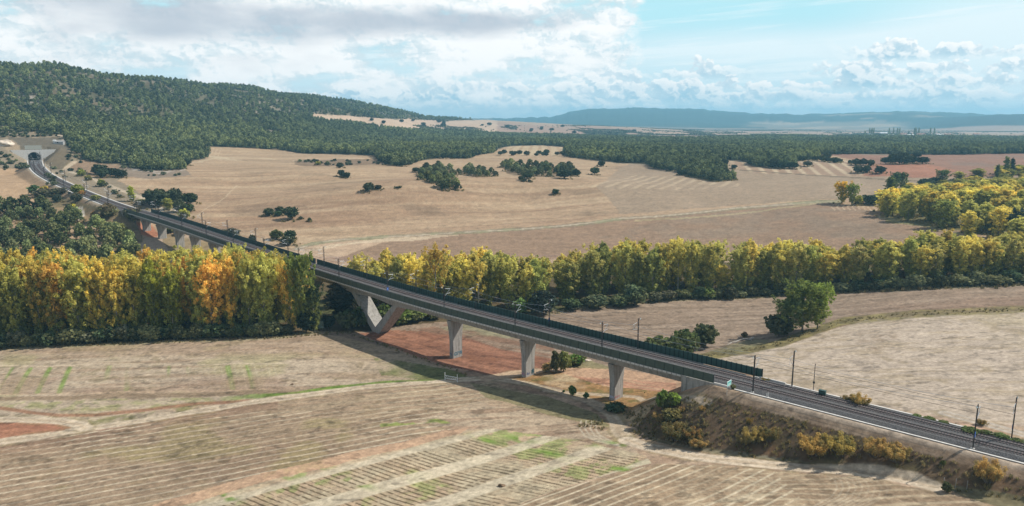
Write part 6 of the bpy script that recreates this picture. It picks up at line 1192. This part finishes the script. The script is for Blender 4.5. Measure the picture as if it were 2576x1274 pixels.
    margin = (line_d(X, Y, [(-100, 878), (320, 864), (700, 848), (880, 836)], 2) < 9) | (line_d(X, Y, [(1150, 806), (1380, 790), (1460, 776), (1700, 754), (1840, 751), (2100, 736), (2600, 716)], 2) < 8) | (line_d(X, Y, [(1740, 905), (1830, 888), (1960, 866), (2040, 836), (2120, 808), (2300, 791), (2576, 779)], 2) < 9) & (r.random(M_) < .45) | in_poly(X, Y, [(1270, 955), (1330, 942), (1400, 938), (1520, 975), (1700, 1000), (1720, 1030), (1640, 1060), (1570, 1055), (1520, 1010), (1400, 972)]) | (line_d(X, Y, [(880, 838), (1000, 882), (1120, 925), (1190, 948)], 2) < 6)
    k = (slope & (r.random(M_) < .9)) | toe | (margin & (r.random(M_) < .8)); k &= (np.abs(dl) > 8.5) & (np.abs(s+69) > 0) & ~((s < -54) & (s > -72) & (np.abs(dl) < 7.5))
    rw = np.array([at(*q)[:2] for q in ROAD[10:]]); k &= line_d(xx, yy, [tuple(v) for v in resample(rw, 4)]) > 3.4
    p = np.stack([xx, yy, zz-.05], 1)[k]; n_ = len(p); tone = r.random(n_)
    def tuft(seed):
        rr = np.random.default_rng(seed); V, F, T = [], [], []
        for i in range(30):
            a = rr.random()*6.28; q = rr.random()*.42; b = np.array([math.cos(a)*q, math.sin(a)*q, 0]); tip = b+np.array([math.cos(a)*.25*rr.random(), math.sin(a)*.25*rr.random(), .45+.55*rr.random()]); sd_ = np.array([-math.sin(a), math.cos(a), 0])*.05
            m_ = len(V); V += [b-sd_, b+sd_, tip+sd_*.5, tip-sd_*.5]; F.append((m_, m_+1, m_+2, m_+3)); T += [(rr.random(), rr.random(), .5, 1)]*4
        me = make_mesh('tuft', V, F, LM['shrub']); a = me.color_attributes.new('tint', 'FLOAT_COLOR', 'POINT'); a.data.foreach_set('color', np.array(T, np.float32).ravel()); return me
    ss = []
    for j, (ps, lat, col, lb) in enumerate(((-30, -13.5, (.30, .22, .12), 'straw-coloured tussock high on the near embankment slope'), (-12, -15, (.20, .16, .08), 'brown tussock on the near embankment slope'), (-40, -17, (.36, .28, .16), 'pale tussock low on the near embankment slope'))):
        q = sn_xy(ps, lat); o = link('grass_tussock', tuft(300+j), None, (q[0], q[1], tz(*q)-.05)); o.scale = (1.2, 1.2, .9); o.color = (*col, 1); tag(o, lb, 'grass tussock'); ss.append(o)
    ex = [(a, b, w_) for a, b, w_ in PLANTS if 380 < math.hypot(a, b) < 1000]; q = np.repeat(np.array(ex), 10, axis=0); an = r.uniform(0, 6.28, len(q)); rd = q[:, 2]*r.uniform(.35, .75, len(q)); qx = q[:, 0]+np.cos(an)*rd; qy = q[:, 1]+np.sin(an)*rd
    ok = np.hypot(qx[:, None]-PATH[::5, 0], qy[:, None]-PATH[::5, 1]).min(1) > 12; qx, qy = qx[ok], qy[ok]; p = np.vstack([p, np.stack([qx, qy, terrain(qx, qy)-.05], 1)]); n0, n_ = n_, len(p)
    hs = np.r_[r.uniform(.3, .85, n0), r.uniform(.9, 1.9, n_-n0)]
    a_ = inst_object('dry_grass', p, np.stack([hs*1.5, hs*1.5, hs], 1), r.uniform(0, 6.28, n_), r.integers(0, 3, n_), ss, (.24, .18, .095))
    print('tufts', n_)
scatter()
hz = MB(); hz.box(-13300, 13300, -13600, 13600, -9, 262)
hm = bpy.data.materials.new('haze_air'); hm.use_nodes = True; hm.node_tree.nodes.clear(); pv = hm.node_tree.nodes.new('ShaderNodeVolumePrincipled'); ho = hm.node_tree.nodes.new('ShaderNodeOutputMaterial')
pv.inputs['Color'].default_value = (.36, .77, 1.0, 1); pv.inputs['Density'].default_value = 1.15e-4; pv.inputs['Anisotropy'].default_value = .1; hm.node_tree.links.new(pv.outputs[0], ho.inputs['Volume'])
tag(hz.build('haze', hm), kind='stuff')
